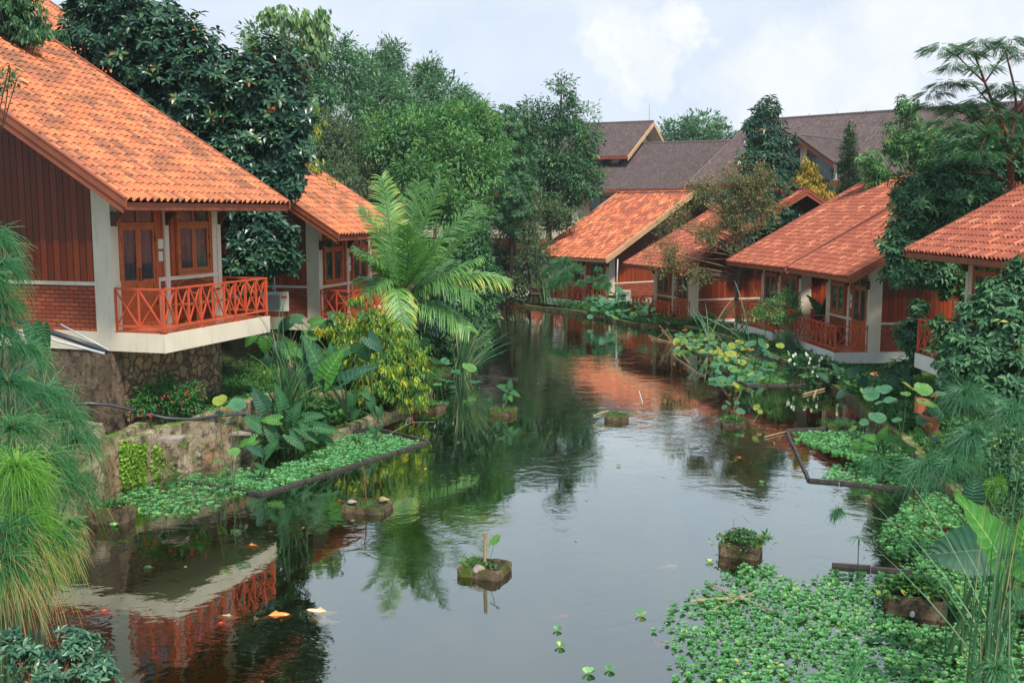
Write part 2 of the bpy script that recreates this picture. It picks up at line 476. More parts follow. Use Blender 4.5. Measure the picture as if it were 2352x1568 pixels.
M['conc'] = m_mossy('stained_concrete', (.26, .19, .13), (.11, .08, .055), (.06, .10, .02), .72, (.20, .10, .06))
M['moss'] = m_leaf('moss', [(0, (.05, .12, .01)), (.5, (.12, .24, .03)), (1, (.22, .36, .05))], .9, .1, .1)
def m_stone():
    t = NT('rubble_stone')
    o = t.wpos(); w = t.node('ShaderNodeTexNoise', Scale=3.0, Detail=2.0); t.l.new(o, w.inputs['Vector'])
    v = t.node('ShaderNodeVectorMath', {'operation': 'ADD'}); t.l.new(o, v.inputs[0]); t.l.new(t.scale(w.outputs['Color'], (.25, .25, .25)), v.inputs[1])
    e = t.node('ShaderNodeTexVoronoi', {'feature': 'DISTANCE_TO_EDGE'}, Scale=4.6); t.l.new(v.outputs[0], e.inputs['Vector'])
    k = t.node('ShaderNodeTexVoronoi', {'feature': 'F1'}, Scale=4.6); t.l.new(v.outputs[0], k.inputs['Vector'])
    r = t.sep(k.outputs['Color'])[0]
    c = t.ramp(r, [(0, (.16, .115, .075)), (.4, (.34, .24, .15)), (.75, (.50, .31, .16)), (1, (.28, .22, .16))])
    c = t.mix(t.mapr(t.noise(12, 6, .7), .35, .7, 0, .5), c, (.10, .075, .05))
    m = t.mapr(e.outputs['Distance'], .02, .07)
    c = t.mix(m, (.11, .085, .065), c)
    b = t.bump(t.math('ADD', t.math('MINIMUM', e.outputs['Distance'], .14), t.math('MULTIPLY', t.noise(20, 5), .04)), 1.0, .25)
    return t.done(t.bsdf(c, .9, b, .2))
M['stone'] = m_stone()
def m_ground():
    t = NT('earth_and_grass')
    p = t.wpos()
    n1 = t.noise(.7, 6, .6, vec=p); n2 = t.noise(5, 8, .7, vec=p); n3 = t.noise(40, 6, .75, vec=p)
    grass = t.mix(n3, (.018, .055, .014), (.09, .17, .04))
    earth = t.mix(n2, (.035, .022, .012), (.14, .09, .05))
    c = t.mix(t.mapr(t.math('ADD', n1, t.math('MULTIPLY', n2, .35)), .60, .78), grass, earth)
    return t.done(t.bsdf(c, .95, t.bump(t.math('ADD', n2, n3), .8, .05), .1))
M['ground'] = m_ground()
def m_water():
    t = NT('pond_water')
    p = t.wpos(); xyz = t.sep(p)
    a = t.noise(1.5, 3, .5, vec=t.scale(p, (1, 1.1, 1)), dist=.8)
    b_ = t.noise(6.5, 2, .5, vec=t.scale(p, (1, 1.5, 1)), dist=.5)
    # calm mirror in some patches, livelier in others
    patch = t.mapr(t.noise(.22, 2, .5, vec=p), .38, .62, .18, 1.0, True)
    far = t.mapr(xyz[1], 12., 45., .7, 1.5)
    h = t.math('ADD', a, t.math('MULTIPLY', b_, .16))
    bn = t.n.new('ShaderNodeBump'); bn.inputs['Distance'].default_value = .06
    t.l.new(h, bn.inputs['Height']); t.l.new(t.math('MULTIPLY', patch, t.math('MULTIPLY', far, .16)), bn.inputs['Strength'])
    fr = t.n.new('ShaderNodeFresnel'); fr.inputs['IOR'].default_value = 2.3
    t.l.new(bn.outputs[0], fr.inputs['Normal'])
    gl = t.n.new('ShaderNodeBsdfGlossy'); gl.inputs['Roughness'].default_value = .02; gl.inputs['Color'].default_value = (.93, .99, .95, 1)
    t.l.new(bn.outputs[0], gl.inputs['Normal'])
    tr = t.n.new('ShaderNodeBsdfTransparent'); tr.inputs['Color'].default_value = (.72, .74, .55, 1)
    mx_ = t.n.new('ShaderNodeMixShader')
    t.l.new(t.mapr(fr.outputs[0], .1, .45, .10, .82), mx_.inputs[0]); t.l.new(tr.outputs[0], mx_.inputs[1]); t.l.new(gl.outputs[0], mx_.inputs[2])
    return t.done(mx_.outputs[0])
M['water'] = m_water()
def m_murk():
    t = NT('silty_murk')
    c = t.ramp(t.noise(.5, 5, .6, vec=t.wpos()), [(.3, (.034, .044, .012)), (.7, (.070, .066, .020))])
    return t.done(t.bsdf(c, 1.0, None, 0.0))
M['murk'] = m_murk()
G = lambda *a: list(a)
M['lf_dark'] = m_leaf('leaf_dark', [(0, (.010, .036, .026)), (.4, (.020, .068, .042)), (.8, (.042, .12, .062)), (.97, (.11, .18, .05)), (1, (.45, .12, .04))], .32, .15, .5)
M['lf_mid'] = m_leaf('leaf_mid', [(0, (.018, .06, .03)), (.5, (.05, .145, .066)), (.9, (.11, .25, .10)), (1, (.34, .34, .08))], .5, .28)
M['lf_bright'] = m_leaf('leaf_bright', [(0, (.03, .09, .035)), (.5, (.08, .21, .075)), (.9, (.18, .36, .11)), (1, (.5, .44, .1))], .5, .32)
M['lf_olive'] = m_leaf('leaf_olive', [(0, (.04, .065, .038)), (.5, (.09, .145, .075)), (.9, (.17, .24, .12)), (1, (.36, .3, .12))], .6, .25)
M['lf_haze'] = m_leaf('leaf_far', [(0, (.032, .085, .052)), (.5, (.08, .19, .10)), (.85, (.15, .29, .14)), (1, (.28, .37, .14))], .6, .25)
M['lf_teak'] = m_leaf('leaf_teak', [(0, (.07, .15, .07)), (.5, (.16, .28, .11)), (1, (.34, .44, .19))], .6, .3)
M['lf_brown'] = m_leaf('leaf_brownish', [(0, (.06, .075, .03)), (.5, (.14, .17, .065)), (.8, (.28, .18, .09)), (1, (.45, .2, .09))], .6, .25)
M['lf_yellow'] = m_leaf('leaf_yellow_green', [(0, (.03, .10, .035)), (.4, (.08, .20, .04)), (.62, (.22, .33, .04)), (.85, (.50, .46, .04)), (1, (.58, .26, .04))], .45, .35)
M['lf_gold'] = m_leaf('leaf_gold', [(0, (.06, .09, .02)), (.3, (.22, .20, .03)), (.7, (.48, .32, .05)), (1, (.62, .20, .06))], .5, .35)
M['lf_conif'] = m_leaf('leaf_conifer', [(0, (.015, .045, .02)), (.6, (.035, .10, .035)), (1, (.07, .15, .05))], .7, .15)
M['lf_shrub'] = m_leaf('leaf_shrub', [(0, (.02, .06, .045)), (.5, (.05, .14, .085)), (.9, (.13, .26, .15)), (1, (.2, .32, .2))], .38, .25, .5)
M['palm'] = m_leaf('palm_leaflet', [(0, (.045, .13, .045)), (.45, (.12, .28, .08)), (.7, (.24, .42, .12)), (.88, (.46, .52, .10)), (1, (.72, .6, .12))], .42, .35, .5)
M['papy'] = m_leaf('papyrus_ray', [(0, (.02, .09, .035)), (.5, (.045, .17, .065)), (.8, (.10, .26, .09)), (.9, (.32, .30, .11)), (1, (.50, .36, .17))], .5, .35)
M['papyb'] = m_leaf('papyrus_ray_bright', [(0, (.05, .17, .03)), (.6, (.14, .34, .05)), (1, (.35, .5, .12))], .5, .4)
M['papyd'] = m_leaf('papyrus_ray_cool', [(0, (.02, .095, .045)), (.6, (.05, .18, .075)), (.9, (.11, .28, .12)), (1, (.34, .33, .14))], .5, .3)
M['papy_dry'] = m_leaf('papyrus_core', [(0, (.30, .12, .04)), (1, (.55, .38, .16))], .6, .2)
M['reed'] = m_leaf('reed_blade', [(0, (.02, .075, .03)), (.5, (.05, .15, .07)), (.88, (.12, .24, .12)), (1, (.45, .35, .15))], .45, .25)
M['reedp'] = m_leaf('reed_blade_pale', [(0, (.05, .14, .08)), (.6, (.13, .26, .15)), (.9, (.25, .38, .22)), (1, (.55, .42, .2))], .45, .25)
M['lett'] = m_leaf('water_lettuce', [(0, (.05, .17, .055)), (.5, (.10, .28, .11)), (.85, (.20, .42, .19)), (1, (.5, .5, .12))], .6, .3, .3)
M['lett2'] = m_leaf('water_lettuce_pale', [(0, (.06, .20, .08)), (.5, (.13, .35, .15)), (.9, (.24, .50, .24)), (1, (.55, .55, .2))], .6, .3, .3)
M['herb'] = m_leaf('herb', [(0, (.018, .065, .018)), (.5, (.045, .15, .04)), (.92, (.09, .24, .06)), (1, (.3, .3, .05))], .6, .3)
M['grass'] = m_leaf('grass_blade', [(0, (.02, .07, .02)), (.5, (.06, .17, .04)), (1, (.16, .28, .06))], .6, .3)
M['red'] = m_leaf('red_petal', [(0, (.55, .02, .03)), (1, (.8, .08, .07))], .5, .3)
M['whitefl'] = m_leaf('white_petal', [(0, (.7, .7, .6)), (1, (.85, .85, .78))], .5, .3)
M['litter'] = m_leaf('fallen_leaf', [(0, (.25, .08, .03)), (.5, (.45, .2, .06)), (1, (.6, .4, .12))], .7, .2)
def m_bigleaf(name, c, vein, side=9.):
    "u: 0..1 along midrib, v: -1..1 across"
    t = NT(name)
    u = t.sep(t.uv()); av = t.math('ABSOLUTE', u[1])
    q = t.math('FRACT', t.math('SUBTRACT', t.math('MULTIPLY', u[0], side), t.math('MULTIPLY', av, 1.9)))
    sv = t.mapr(t.math('ABSOLUTE', t.math('SUBTRACT', q, .5)), .42, .5, 0, .38)
    mid = t.mapr(av, .0, .045, 1, 0)
    f = t.math('MAXIMUM', sv, mid)
    c0 = t.mix(t.mapr(t.noise(5, 5, vec=t.wpos()), .3, .7), tuple(x * .6 for x in c), c)
    col = t.mix(f, c0, vein)
    nb = t.bump(t.math('ABSOLUTE', t.math('SUBTRACT', q, .5)), .6, .03)
    b = t.bsdf(col, .5, nb, .35)
    tr = t.n.new('ShaderNodeBsdfTranslucent'); t.l.new(t.mix(1., col, (1., 1.3, .4), 'MULTIPLY'), tr.inputs['Color'])
    mx_ = t.n.new('ShaderNodeMixShader'); mx_.inputs[0].default_value = .25
    t.l.new(b, mx_.inputs[1]); t.l.new(tr.outputs[0], mx_.inputs[2])
    return t.done(mx_.outputs[0])
M['ear'] = m_bigleaf('elephant_ear', (.04, .16, .06), (.16, .32, .10))
M['earb'] = m_bigleaf('elephant_ear_bright', (.07, .27, .04), (.32, .50, .16))
M['eard'] = m_bigleaf('elephant_ear_dark', (.035, .13, .075), (.08, .20, .10))
M['lotus'] = m_bigleaf('lotus_leaf', (.07, .24, .12), (.20, .38, .18), 7.)
M['lotusy'] = m_bigleaf('lotus_leaf_yellowing', (.34, .42, .06), (.5, .5, .15), 7.)
M['lotusg'] = m_bigleaf('lotus_leaf_light', (.14, .34, .08), (.3, .46, .15), 7.)
# ------------------------------------------------------------ the ground, pond and water
LS = [(-6.9, 4), (-6.9, 13.5), (-7.4, 17.5), (-7.7, 19.8), (-5.6, 22.6), (-4.7, 24.7), (-2.9, 28.3), (-2.6, 32.5), (-1.9, 34.2), (-1.4, 38.5), (-1.0, 45), (-.9, 61), (-.9, 71)]
RSH = [(1.6, 71), (1.9, 61), (4.0, 55.3), (4.9, 52.6), (6.3, 48.7), (8.9, 48.4), (9.4, 44), (9.6, 41), (9.8, 32), (9.65, 28.9), (9.3, 26.5), (9.1, 23.7), (8.5, 20.5), (8.1, 17), (7.1, 14.5), (6.5, 11.5), (6.3, 4)]
POLY = np.array(LS + RSH)
def pdist(X, Y, poly=POLY):
    P = np.stack([X, Y], -1)[..., None, :]
    A = poly; B = np.roll(poly, -1, 0); AB = B - A
    t = np.clip(((P - A) * AB).sum(-1) / (AB * AB).sum(-1), 0, 1)
    d = np.linalg.norm(P - (A + t[..., None] * AB), axis=-1).min(-1)
    x, y = X[..., None], Y[..., None]
    c = ((A[:, 1] > y) != (B[:, 1] > y)) & (x < (B[:, 0] - A[:, 0]) * (y - A[:, 1]) / (B[:, 1] - A[:, 1] + 1e-12) + A[:, 0])
    return np.where(c.sum(-1) % 2 == 1, -d, d)
def ss(a, b, x):
    t = np.clip((x - a) / (b - a), 0, 1); return t * t * (3 - 2 * t)
def height(X, Y):
    X = np.asarray(X, float); Y = np.asarray(Y, float)
    d = pdist(X, Y)
    left = X < np.interp(Y, [0, 60, 75, 1000], [0, .5, .5, .5])
    zl = .12 + .85 * ss(.1, 1.6, d) * (1 - .5 * ss(40, 60, Y)) + .7 * ss(3.5, 5, d) + .8 * ss(7, 10, d)
    zl = zl + 5.5 * ss(6, 26, -X) * ss(40, 80, Y) + 2.5 * ss(14, 26, -X) * ss(20, 40, Y)
    T = np.interp(Y, [0, 20, 27, 33], [.9, .9, .45, .03])
    zr = .12 + T * ss(.2, 2.5, d) + .4 * ss(6, 16, d)
    z = np.where(left, zl, zr) + 2 * ss(85, 130, Y)
    z += .05 * np.sin(X * 1.7 + Y * .6) * np.sin(Y * 1.3) * ss(.5, 2, d)
    return np.where(d < 0, np.maximum(-.12 + d * 1.2, -.9), z)
def gz(x, y): return float(height(np.array([x]), np.array([y]))[0])
xs = np.concatenate([-np.geomspace(900, 16, 26), np.arange(-15.6, 15.7, .3), np.geomspace(16, 900, 26)])
ys = np.concatenate([-np.geomspace(700, 3, 12), np.arange(2, 72, .3), np.geomspace(73, 1500, 34)])
XX, YY = np.meshgrid(xs, ys)
ZZ = height(XX.ravel(), YY.ravel())
nx, ny = len(xs), len(ys)
ii = (np.arange(ny - 1)[:, None] * nx + np.arange(nx - 1)[None]).ravel()
mb = MB(); mb.add(np.stack([XX.ravel(), YY.ravel(), ZZ], -1), np.stack([ii, ii + 1, ii + nx + 1, ii + nx], -1))
g = mb.build('ground', M['ground'], smooth=True); tag(g, kind='structure')
mb = MB(); mb.add([(-11, 3, 0), (13, 3, 0), (13, 73, 0), (-11, 73, 0)], [(0, 1, 2, 3)])
w = mb.build('water', M['water']); tag(w, kind='structure')
mb = MB(); mb.add([(-11, 3, -.17), (13, 3, -.17), (13, 73, -.17), (-11, 73, -.17)], [(0, 1, 2, 3)])
w = mb.build('pond_bed', M['murk']); tag(w, kind='structure')

# ------------------------------------------------------------ cottages
ROLL, COURSE = .205, .29
def tile_slope(mb, x0, z0, x1, z1, y0, y1, nseg=6, coarse=False):
    "eave at (x0,z0), ridge at (x1,z1); y0..y1 along the eave"
    ln = math.hypot(x1 - x0, z1 - z0); nc = max(1, round(ln / COURSE)); nr = max(1, round((y1 - y0) / ROLL))
    dx, dz = (x1 - x0) / ln, (z1 - z0) / ln; nxn, nzn = -dz, dx
    if nzn < 0: nxn, nzn = -nxn, -nzn
    ph = np.linspace(0, nr, nr * nseg + 1)
    fr = ph % 1.0
    prof = np.where(fr < .70, .080 * np.sin(np.pi * np.clip(fr / .70, 0, 1)) ** .7, -.012)
    prof = np.nan_to_num(prof)
    rows = []
    for c in range(nc):
        jit = 0
        rows.append((c, .022)); rows.append((c + 1.02, .0))
    Y = y0 + ph / nr * (y1 - y0)
    V = []; UVs = []
    wob = rs.rand(nc, nr + 1) * .010
    for r, (c, lift) in enumerate(rows):
        sl = c / nc * ln
        cell = np.minimum(ph.astype(int), nr - 1)
        lf = lift + (wob[int(c) if r % 2 == 0 else int(c) - 1, cell] if lift > 0 else 0)
        hh = prof + lf
        dn = (wob[min(int(c), nc - 1), cell] * 2.0 if r % 2 == 0 else 0)
        X = x0 + dx * (sl - dn) + nxn * hh; Z = z0 + dz * (sl - dn) + nzn * hh
        V.append(np.stack([X + 0 * Y, Y, Z + 0 * Y], -1))
        UVs.append(np.stack([ph, np.full_like(ph, (c + .001) if r % 2 == 0 else c - .03)], -1))
    V = np.concatenate(V); UVs = np.concatenate(UVs); k = len(ph)
    F = []
    a = np.arange(k - 1)
    for r in range(len(rows) - 1):
        b = r * k + a; F.append(np.stack([b, b + 1, b + 1 + k, b + k], -1))
    mb.add(V, np.concatenate(F), uv=UVs)

def cottage(name, label, C0, head, floor, s, door_near, roof='roof_l', k=.62, yf=5.0, he=2.42, fasc='fascia', detail=True, group='orange roofed cottages round the pond', simple=False, yn=-1.08, deepz=1.2):
    rz = -R(head)
    if s < 0: k = .545
    root = empty(name, (C0[0], C0[1], floor), rz, label, 'cottage', group)
    B = lambda: MB(s)
    WX = -1.2; YW = 3.88; SILL = .93; DX = -11.9
    XR = -6.71; ze = he + .17; zr = ze + (-XR) * k
    def rz_(x): return ze + (-x) * k if x > XR else ze + (2 * XR - x) * -k * -1 * 1 if False else (ze + (-x) * k if x > XR else zr - (XR - x) * k)
    # roof skin
    m = B(); tile_slope(m, .04, ze, XR, zr, yn + .05, yf - .05); tile_slope(m, 2 * XR, ze, XR, zr, yn + .05, yf - .05, 4)
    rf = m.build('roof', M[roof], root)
    # soffit slabs
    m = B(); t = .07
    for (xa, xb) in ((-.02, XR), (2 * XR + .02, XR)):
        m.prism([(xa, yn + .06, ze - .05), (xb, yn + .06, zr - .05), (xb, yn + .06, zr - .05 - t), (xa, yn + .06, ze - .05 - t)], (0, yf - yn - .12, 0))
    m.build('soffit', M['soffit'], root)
    # ridge caps with cement bed
    m = B(); m.box((XR - .10, yn + .1, zr - .05), (XR + .10, yf - .1, zr + .07)); m.build('ridge_bedding', M['cement'], rf)
    m = B(); n = int((yf - yn) / .34)
    for i in range(n):
        y = yn + .03 + i * (yf - yn - .06) / n; L = (yf - yn) / n
        pts = []
        for (yy, rr) in ((y, .135), (y + L * .7, .115), (y + L * 1.0, .11)):
            pts.append([(XR + rr * math.cos(a_), yy, zr + .05 + rr * .9 * math.sin(a_)) for a_ in np.linspace(0, math.pi, 7)])
        V = np.array(pts).reshape(-1, 3); F = [(a_ * 7 + b, a_ * 7 + b + 1, a_ * 7 + b + 8, a_ * 7 + b + 7) for a_ in range(2) for b in range(6)]
        m.add(V, F, uv=np.tile([[i * 3.3 + .5, 40 + i * 1.7]], (len(V), 1)))
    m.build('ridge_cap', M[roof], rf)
    # eave fascia, two stepped boards
    m = B()
    m.box((-.03, yn + .03, he + .02), (.0, yf - .03, he + .16)); m.box((-.06, yn + .05, he - .0), (-.032, yf - .05, he + .05))
    m.build('eave_board', M[fasc], root)
    # barge boards (stepped) on both gable ends
    for (ya, sg) in ((yn, 1), (yf, -1)):
        m = B()
        for (xa, xb) in ((.05, XR), (2 * XR - .05, XR)):
            za = ze - (xa if xa > XR else 0) * k if xa > XR else ze - (2 * XR - xa) * k * 1
            za = ze - .05 * k
            m.prism([(xa, ya, za + .10), (xb, ya, zr + .115), (xb, ya, zr - .07), (xa, ya, za - .085)], (0, sg * .045, 0))
            m.prism([(xa - (.08 if xa > XR else -.08), ya + sg * .022, za - .02), (xb, ya + sg * .022, zr - .075), (xb, ya + sg * .022, zr - .24), (xa - (.08 if xa > XR else -.08), ya + sg * .022, za - .18)], (0, sg * .04, 0))
            m.prism([(xa, ya - sg * .012, za + .105), (xb, ya - sg * .012, zr + .12), (xb, ya - sg * .012, zr + .085), (xa, ya - sg * .012, za + .07)], (0, sg * .10, 0))
        m.build('barge_board', M[fasc], root)
    rt = lambda x: (ze + (-x) * k if x > XR else zr - (XR - x) * k) - .13
    # slab / plinth
    m = B(); m.box((WX, 0, -.376), (0, 4.0, 0)); m.box((DX, 0, -.376), (WX, YW + .04, 0)); m.build('balcony_slab', M['cream'] if s > 0 else M['white'], root)
    m = B(); m.box((WX + .004, .03, .0), (-.03, 3.97, .006)); m.build('balcony_floor', M['floor'], root)
    # corner columns
    colm = M['cream']
    for (ya, yb) in ((0, .3), (YW - .3, YW)):
        for xa in (WX - .40, DX):
            m = B(); xb = xa + .40
            m.prism([(xa, ya, 0.001), (xb, ya, 0.001), (xb, ya, rt(xb)), (xa, ya, rt(xa))], (0, yb - ya, 0)); m.build('column', colm, root)
            if simple: break
    # gable walls: brick, sill, planks
    for (ya, sg) in ((.05, 1), (YW - .05, -1)):
        xa, xb = DX + .4, WX - .4
        m = B(); m.box((xa, ya, .001), (xb, ya + sg * .12, SILL)); m.build('brick_wall', M['brick'], root)
        m = B(); m.box((xa, ya - sg * .02, SILL), (xb, ya + sg * .12, SILL + .075)); m.build('wall_sill', colm, root)
        m = B(); m.prism([(xa, ya + sg * .01, SILL + .076), (xb, ya + sg * .01, SILL + .076), (xb, ya + sg * .01, rt(xb)), (XR, ya + sg * .01, rt(XR)), (xa, ya + sg * .01, rt(xa))], (0, sg * .08, 0))
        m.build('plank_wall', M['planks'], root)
    # back wall
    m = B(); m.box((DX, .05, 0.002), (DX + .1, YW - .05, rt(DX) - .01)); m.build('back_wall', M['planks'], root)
    # front wall, mirrored in y for the twin type
    fy = (lambda y: y) if door_near else (lambda y: YW - y)
    top = rt(WX) - .04
    def fbox(m, ya, yb, za, zb, d0, d1): m.box((WX + d0, fy(ya), za), (WX + d1, fy(yb), zb))
    posts = [(0.0, .13), (1.76, 1.90), (3.74, 3.88)]
    for (a, b) in posts:
        m = B(); fbox(m, a + .002, b - .002, .002, top, -.10, .03); m.build('post', colm, root)
        m = B(); fbox(m, a + .02, b - .02, he - .30, he - .02, .031, .11); m.prism([(WX + .11, fy(a + .02), he - .22), (WX + .30, fy(a + .02), he - .02), (WX + .11, fy(a + .02), he - .02)], (0, (fy(b - .02) - fy(a + .02)), 0)); m.build('bracket', M['soffit'], root)
    # brick panels below, cream caps
    for (a, b) in ((.13, .22), (1.52, 1.76), (1.90, 3.74)):
        m = B(); fbox(m, a, b, .001, SILL, -.10, -.01); m.build('brick_panel', M['brick'], root)
    for (a, b, c_, d_) in ((.13, .30, .20, .27), (1.46, 1.76, 1.49, 1.56), (1.90, 3.74, 0, 0)):
        m = B(); fbox(m, a, b, SILL, SILL + .085, -.10, .018)
        if d_: fbox(m, c_, d_, .007, SILL, -.09, .016)
        m.build('front_sill', colm, root)
    for (a, b, z_) in ((.13, .27, SILL + .086), (1.49, 1.76, SILL + .086), (1.90, 2.20, SILL + .086), (3.48, 3.74, SILL + .086), (.27, 1.49, 2.5), (2.2, 3.48, 2.5)):
        if top - z_ > .02:
            m = B(); fbox(m, a, b, z_, top, -.09, -.015); m.build('front_planks', M['planks_f'], root)
    def opening(kind, a, b, z0, z1, ztop):
        fr = B()
        for (p, q) in ((a, a + .06), (b - .06, b)): fbox(fr, p, q, z0, ztop, -.085, .03)
        fbox(fr, a + .06, b - .06, z1, z1 + .06, -.085, .028); fbox(fr, a + .06, b - .06, ztop - .05, ztop, -.085, .028)
        if kind == 'window': fbox(fr, a - .02, b + .02, z0 - .05, z0, -.085, .05)
        else: fbox(fr, a, b, .007, z0 - .001, -.085, .04)
        frame = fr.build(kind + '_frame', M['joinery'], root)
        mid = (a + b) / 2
        for (p, q, hs) in ((a + .062, mid - .004, 1), (mid + .004, b - .062, -1)):
            lf = B(); st = .075
            fbox(lf, p, p + st, z0 + .004, z1 - .004, -.04, .012); fbox(lf, q - st, q, z0 + .004, z1 - .004, -.04, .012)
            fbox(lf, p + st, q - st, z1 - .09, z1 - .004, -.04, .0115); fbox(lf, p + st, q - st, z0 + .004, z0 + .10, -.04, .0115)
            zg = z0 + .10
            if kind == 'door':
                zg = z0 + .88
                fbox(lf, p + st, q - st, zg - .09, zg, -.04, .0115)
                fbox(lf, p + st, q - st, z0 + .10, zg - .09, -.025, -.006)
            leaf_o = lf.build('door' if kind == 'door' else 'window', M['joinery'], root)
            g_ = B(); fbox(g_, p + st, q - st, zg, z1 - .09, -.02, -.012); g_.build('pane', M['glass'], leaf_o)
            if detail:
                h_ = B(); hy = q - .04 if hs > 0 else p + .04
                if kind == 'door':
                    h_.tube([(WX + .03, fy(hy), z0 + .86), (WX + .05, fy(hy), z0 + .90), (WX + .05, fy(hy), z0 + 1.08), (WX + .03, fy(hy), z0 + 1.12)], .011, 5)
                    h_.build('handle', M['metal'], leaf_o)
                hh = B(); hy = p if hs > 0 else q
                for zz in (z0 + .3, z1 - .35): fbox(hh, hy - .012, hy + .012, zz, zz + .10, .012, .03)
                hh.build('hinge', M['metal'], leaf_o)
        # transom lights above
        tr_ = B()
        fbox(tr_, mid - .03, mid + .03, z1 + .061, ztop - .051, -.05, .01)
        to = tr_.build('transom', M['joinery'], root)
        g_ = B(); fbox(g_, a + .07, mid - .035, z1 + .065, ztop - .055, -.03, -.012); fbox(g_, mid + .035, b - .07, z1 + .065, ztop - .055, -.03, -.012); g_.build('pane', M['glass'], to)
    opening('door', .27, 1.49, .13, 2.13, 2.50)
    opening('window', 2.20, 3.48, SILL + .14, 2.13, 2.50)
    if detail:
        for zz, hw in ((1.62, .10), (1.36, .085)):
            m = B(); fbox(m, 1.565, 1.565 + hw * 1.8, zz, zz + .21, -.014, -.008); m.build('paper_notice', M['paper'], root)
    # railing round the balcony
    RH = .90; rw = .045
    m = B()
    def rail_run(p, q, panels, name='brace'):
        p = np.array(p, float); q = np.array(q, float)
        d = (q - p) / np.linalg.norm(q - p)
        for zz in (RH - .02, .13): m.beam((*p, zz), (*q, zz), rw, .04)
        for i in range(panels + 1):
            c = p + (q - p) * i / panels
            lowz = 0.006 if i % 3 == 0 or i == panels else .13
            w_ = .06 if i in (0, panels) else .035
            m.beam((*c, lowz), (*c, RH), w_, w_ * .98, (d[0], d[1], 0))
            if lowz < .01: m.box((c[0] - .055, c[1] - .055, .006), (c[0] + .055, c[1] + .055, .022))
        nv_ = (-d[1] * .012, d[0] * .012)
        for i in range(panels):
            a = p + (q - p) * i / panels + d * .02; b = p + (q - p) * (i + 1) / panels - d * .02
            bm_ = B()
            bm_.beam((a[0] + nv_[0], a[1] + nv_[1], .15), (b[0] + nv_[0], b[1] + nv_[1], RH - .04), .022, .028)
            bm_.beam((a[0] - nv_[0], a[1] - nv_[1], RH - .04), (b[0] - nv_[0], b[1] - nv_[1], .15), .022, .028)
            braces.append(bm_)
    braces = []
    e = .06
    rail_run((WX + .02, e), (-e, e), 2); rail_run((-e, e + .0), (-e, 4 - e), 9 if s > 0 else 9); rail_run((-e, 4 - e), (WX + .02, 4 - e), 2)
    ro = m.build('railing', M['rail'], root)
    for b_ in braces: b_.build('brace', M['rail'], ro)
    return root

def bench(label, root_loc, rz, width=1.15, s=1, table=False, group='wooden seats on the cottage balconies'):
    r = empty('garden_bench', root_loc, rz, label, 'bench', group)
    m = MB()
    for i in range(6): m.box((.05 + i * .075, -width / 2, .40), (.05 + i * .075 + .06, width / 2, .425))
    m.build('seat', M['teak'], r)
    m = MB(); n = int(width / .07)
    for i in range(n + 1):
        y = -width / 2 + .05 + (width - .1) * i / n; q = 1 - (2 * y / width) ** 2
        m.beam((.03, y, .44), (-.08, y, .80 + .13 * q), .022, .018)
    for i in range(12):
        ya = -width / 2 + width * i / 12; yb = ya + width / 12
        za = .80 + .15 * (1 - (2 * ya / width) ** 2); zb = .80 + .15 * (1 - (2 * yb / width) ** 2)
        m.beam((-.08, ya, za), (-.08, yb, zb), .03, .06)
    m.beam((.03, -width / 2, .47), (.03, width / 2, .47), .03, .05)
    m.build('backrest', M['teak'], r)
    for sy in (-1, 1):
        m = MB(); m.tube([(0.02, sy * (width / 2 - .02), .62), (.25, sy * (width / 2 - .02), .66), (.48, sy * (width / 2 - .02), .62)], .025, 6); m.build('armrest', M['teak'], r)
        m = MB(); m.beam((.46, sy * (width / 2 - .03), 0), (.46, sy * (width / 2 - .03), .62), .05, .05); m.build('leg', M['teak'], r)
        m = MB(); m.beam((.02, sy * (width / 2 - .03), 0), (-.08, sy * (width / 2 - .03), .82), .05, .05); m.build('leg', M['teak'], r)
    return r
def stool(label, loc, rz):
    r = empty('side_table', loc, rz, label, 'table')
    m = MB()
    for i in range(5): m.box((-.22 + i * .09, -.22, .42), (-.22 + i * .09 + .075, .22, .445))
    m.build('table_top', M['teak'], r)
    for a in (-1, 1):
        for b in (-1, 1):
            m = MB(); m.beam((a * .18, b * .18, 0), (a * .18, b * .18, .42), .04, .04); m.build('leg', M['teak'], r)
    return r
def lp(C0, head, floor, s, x, y, z):
    h = R(head); Fv = (math.sin(h), math.cos(h)); Ov = (math.cos(h), -math.sin(h))
    return (C0[0] + s * x * Ov[0] + y * Fv[0], C0[1] + s * x * Ov[1] + y * Fv[1], floor + z)

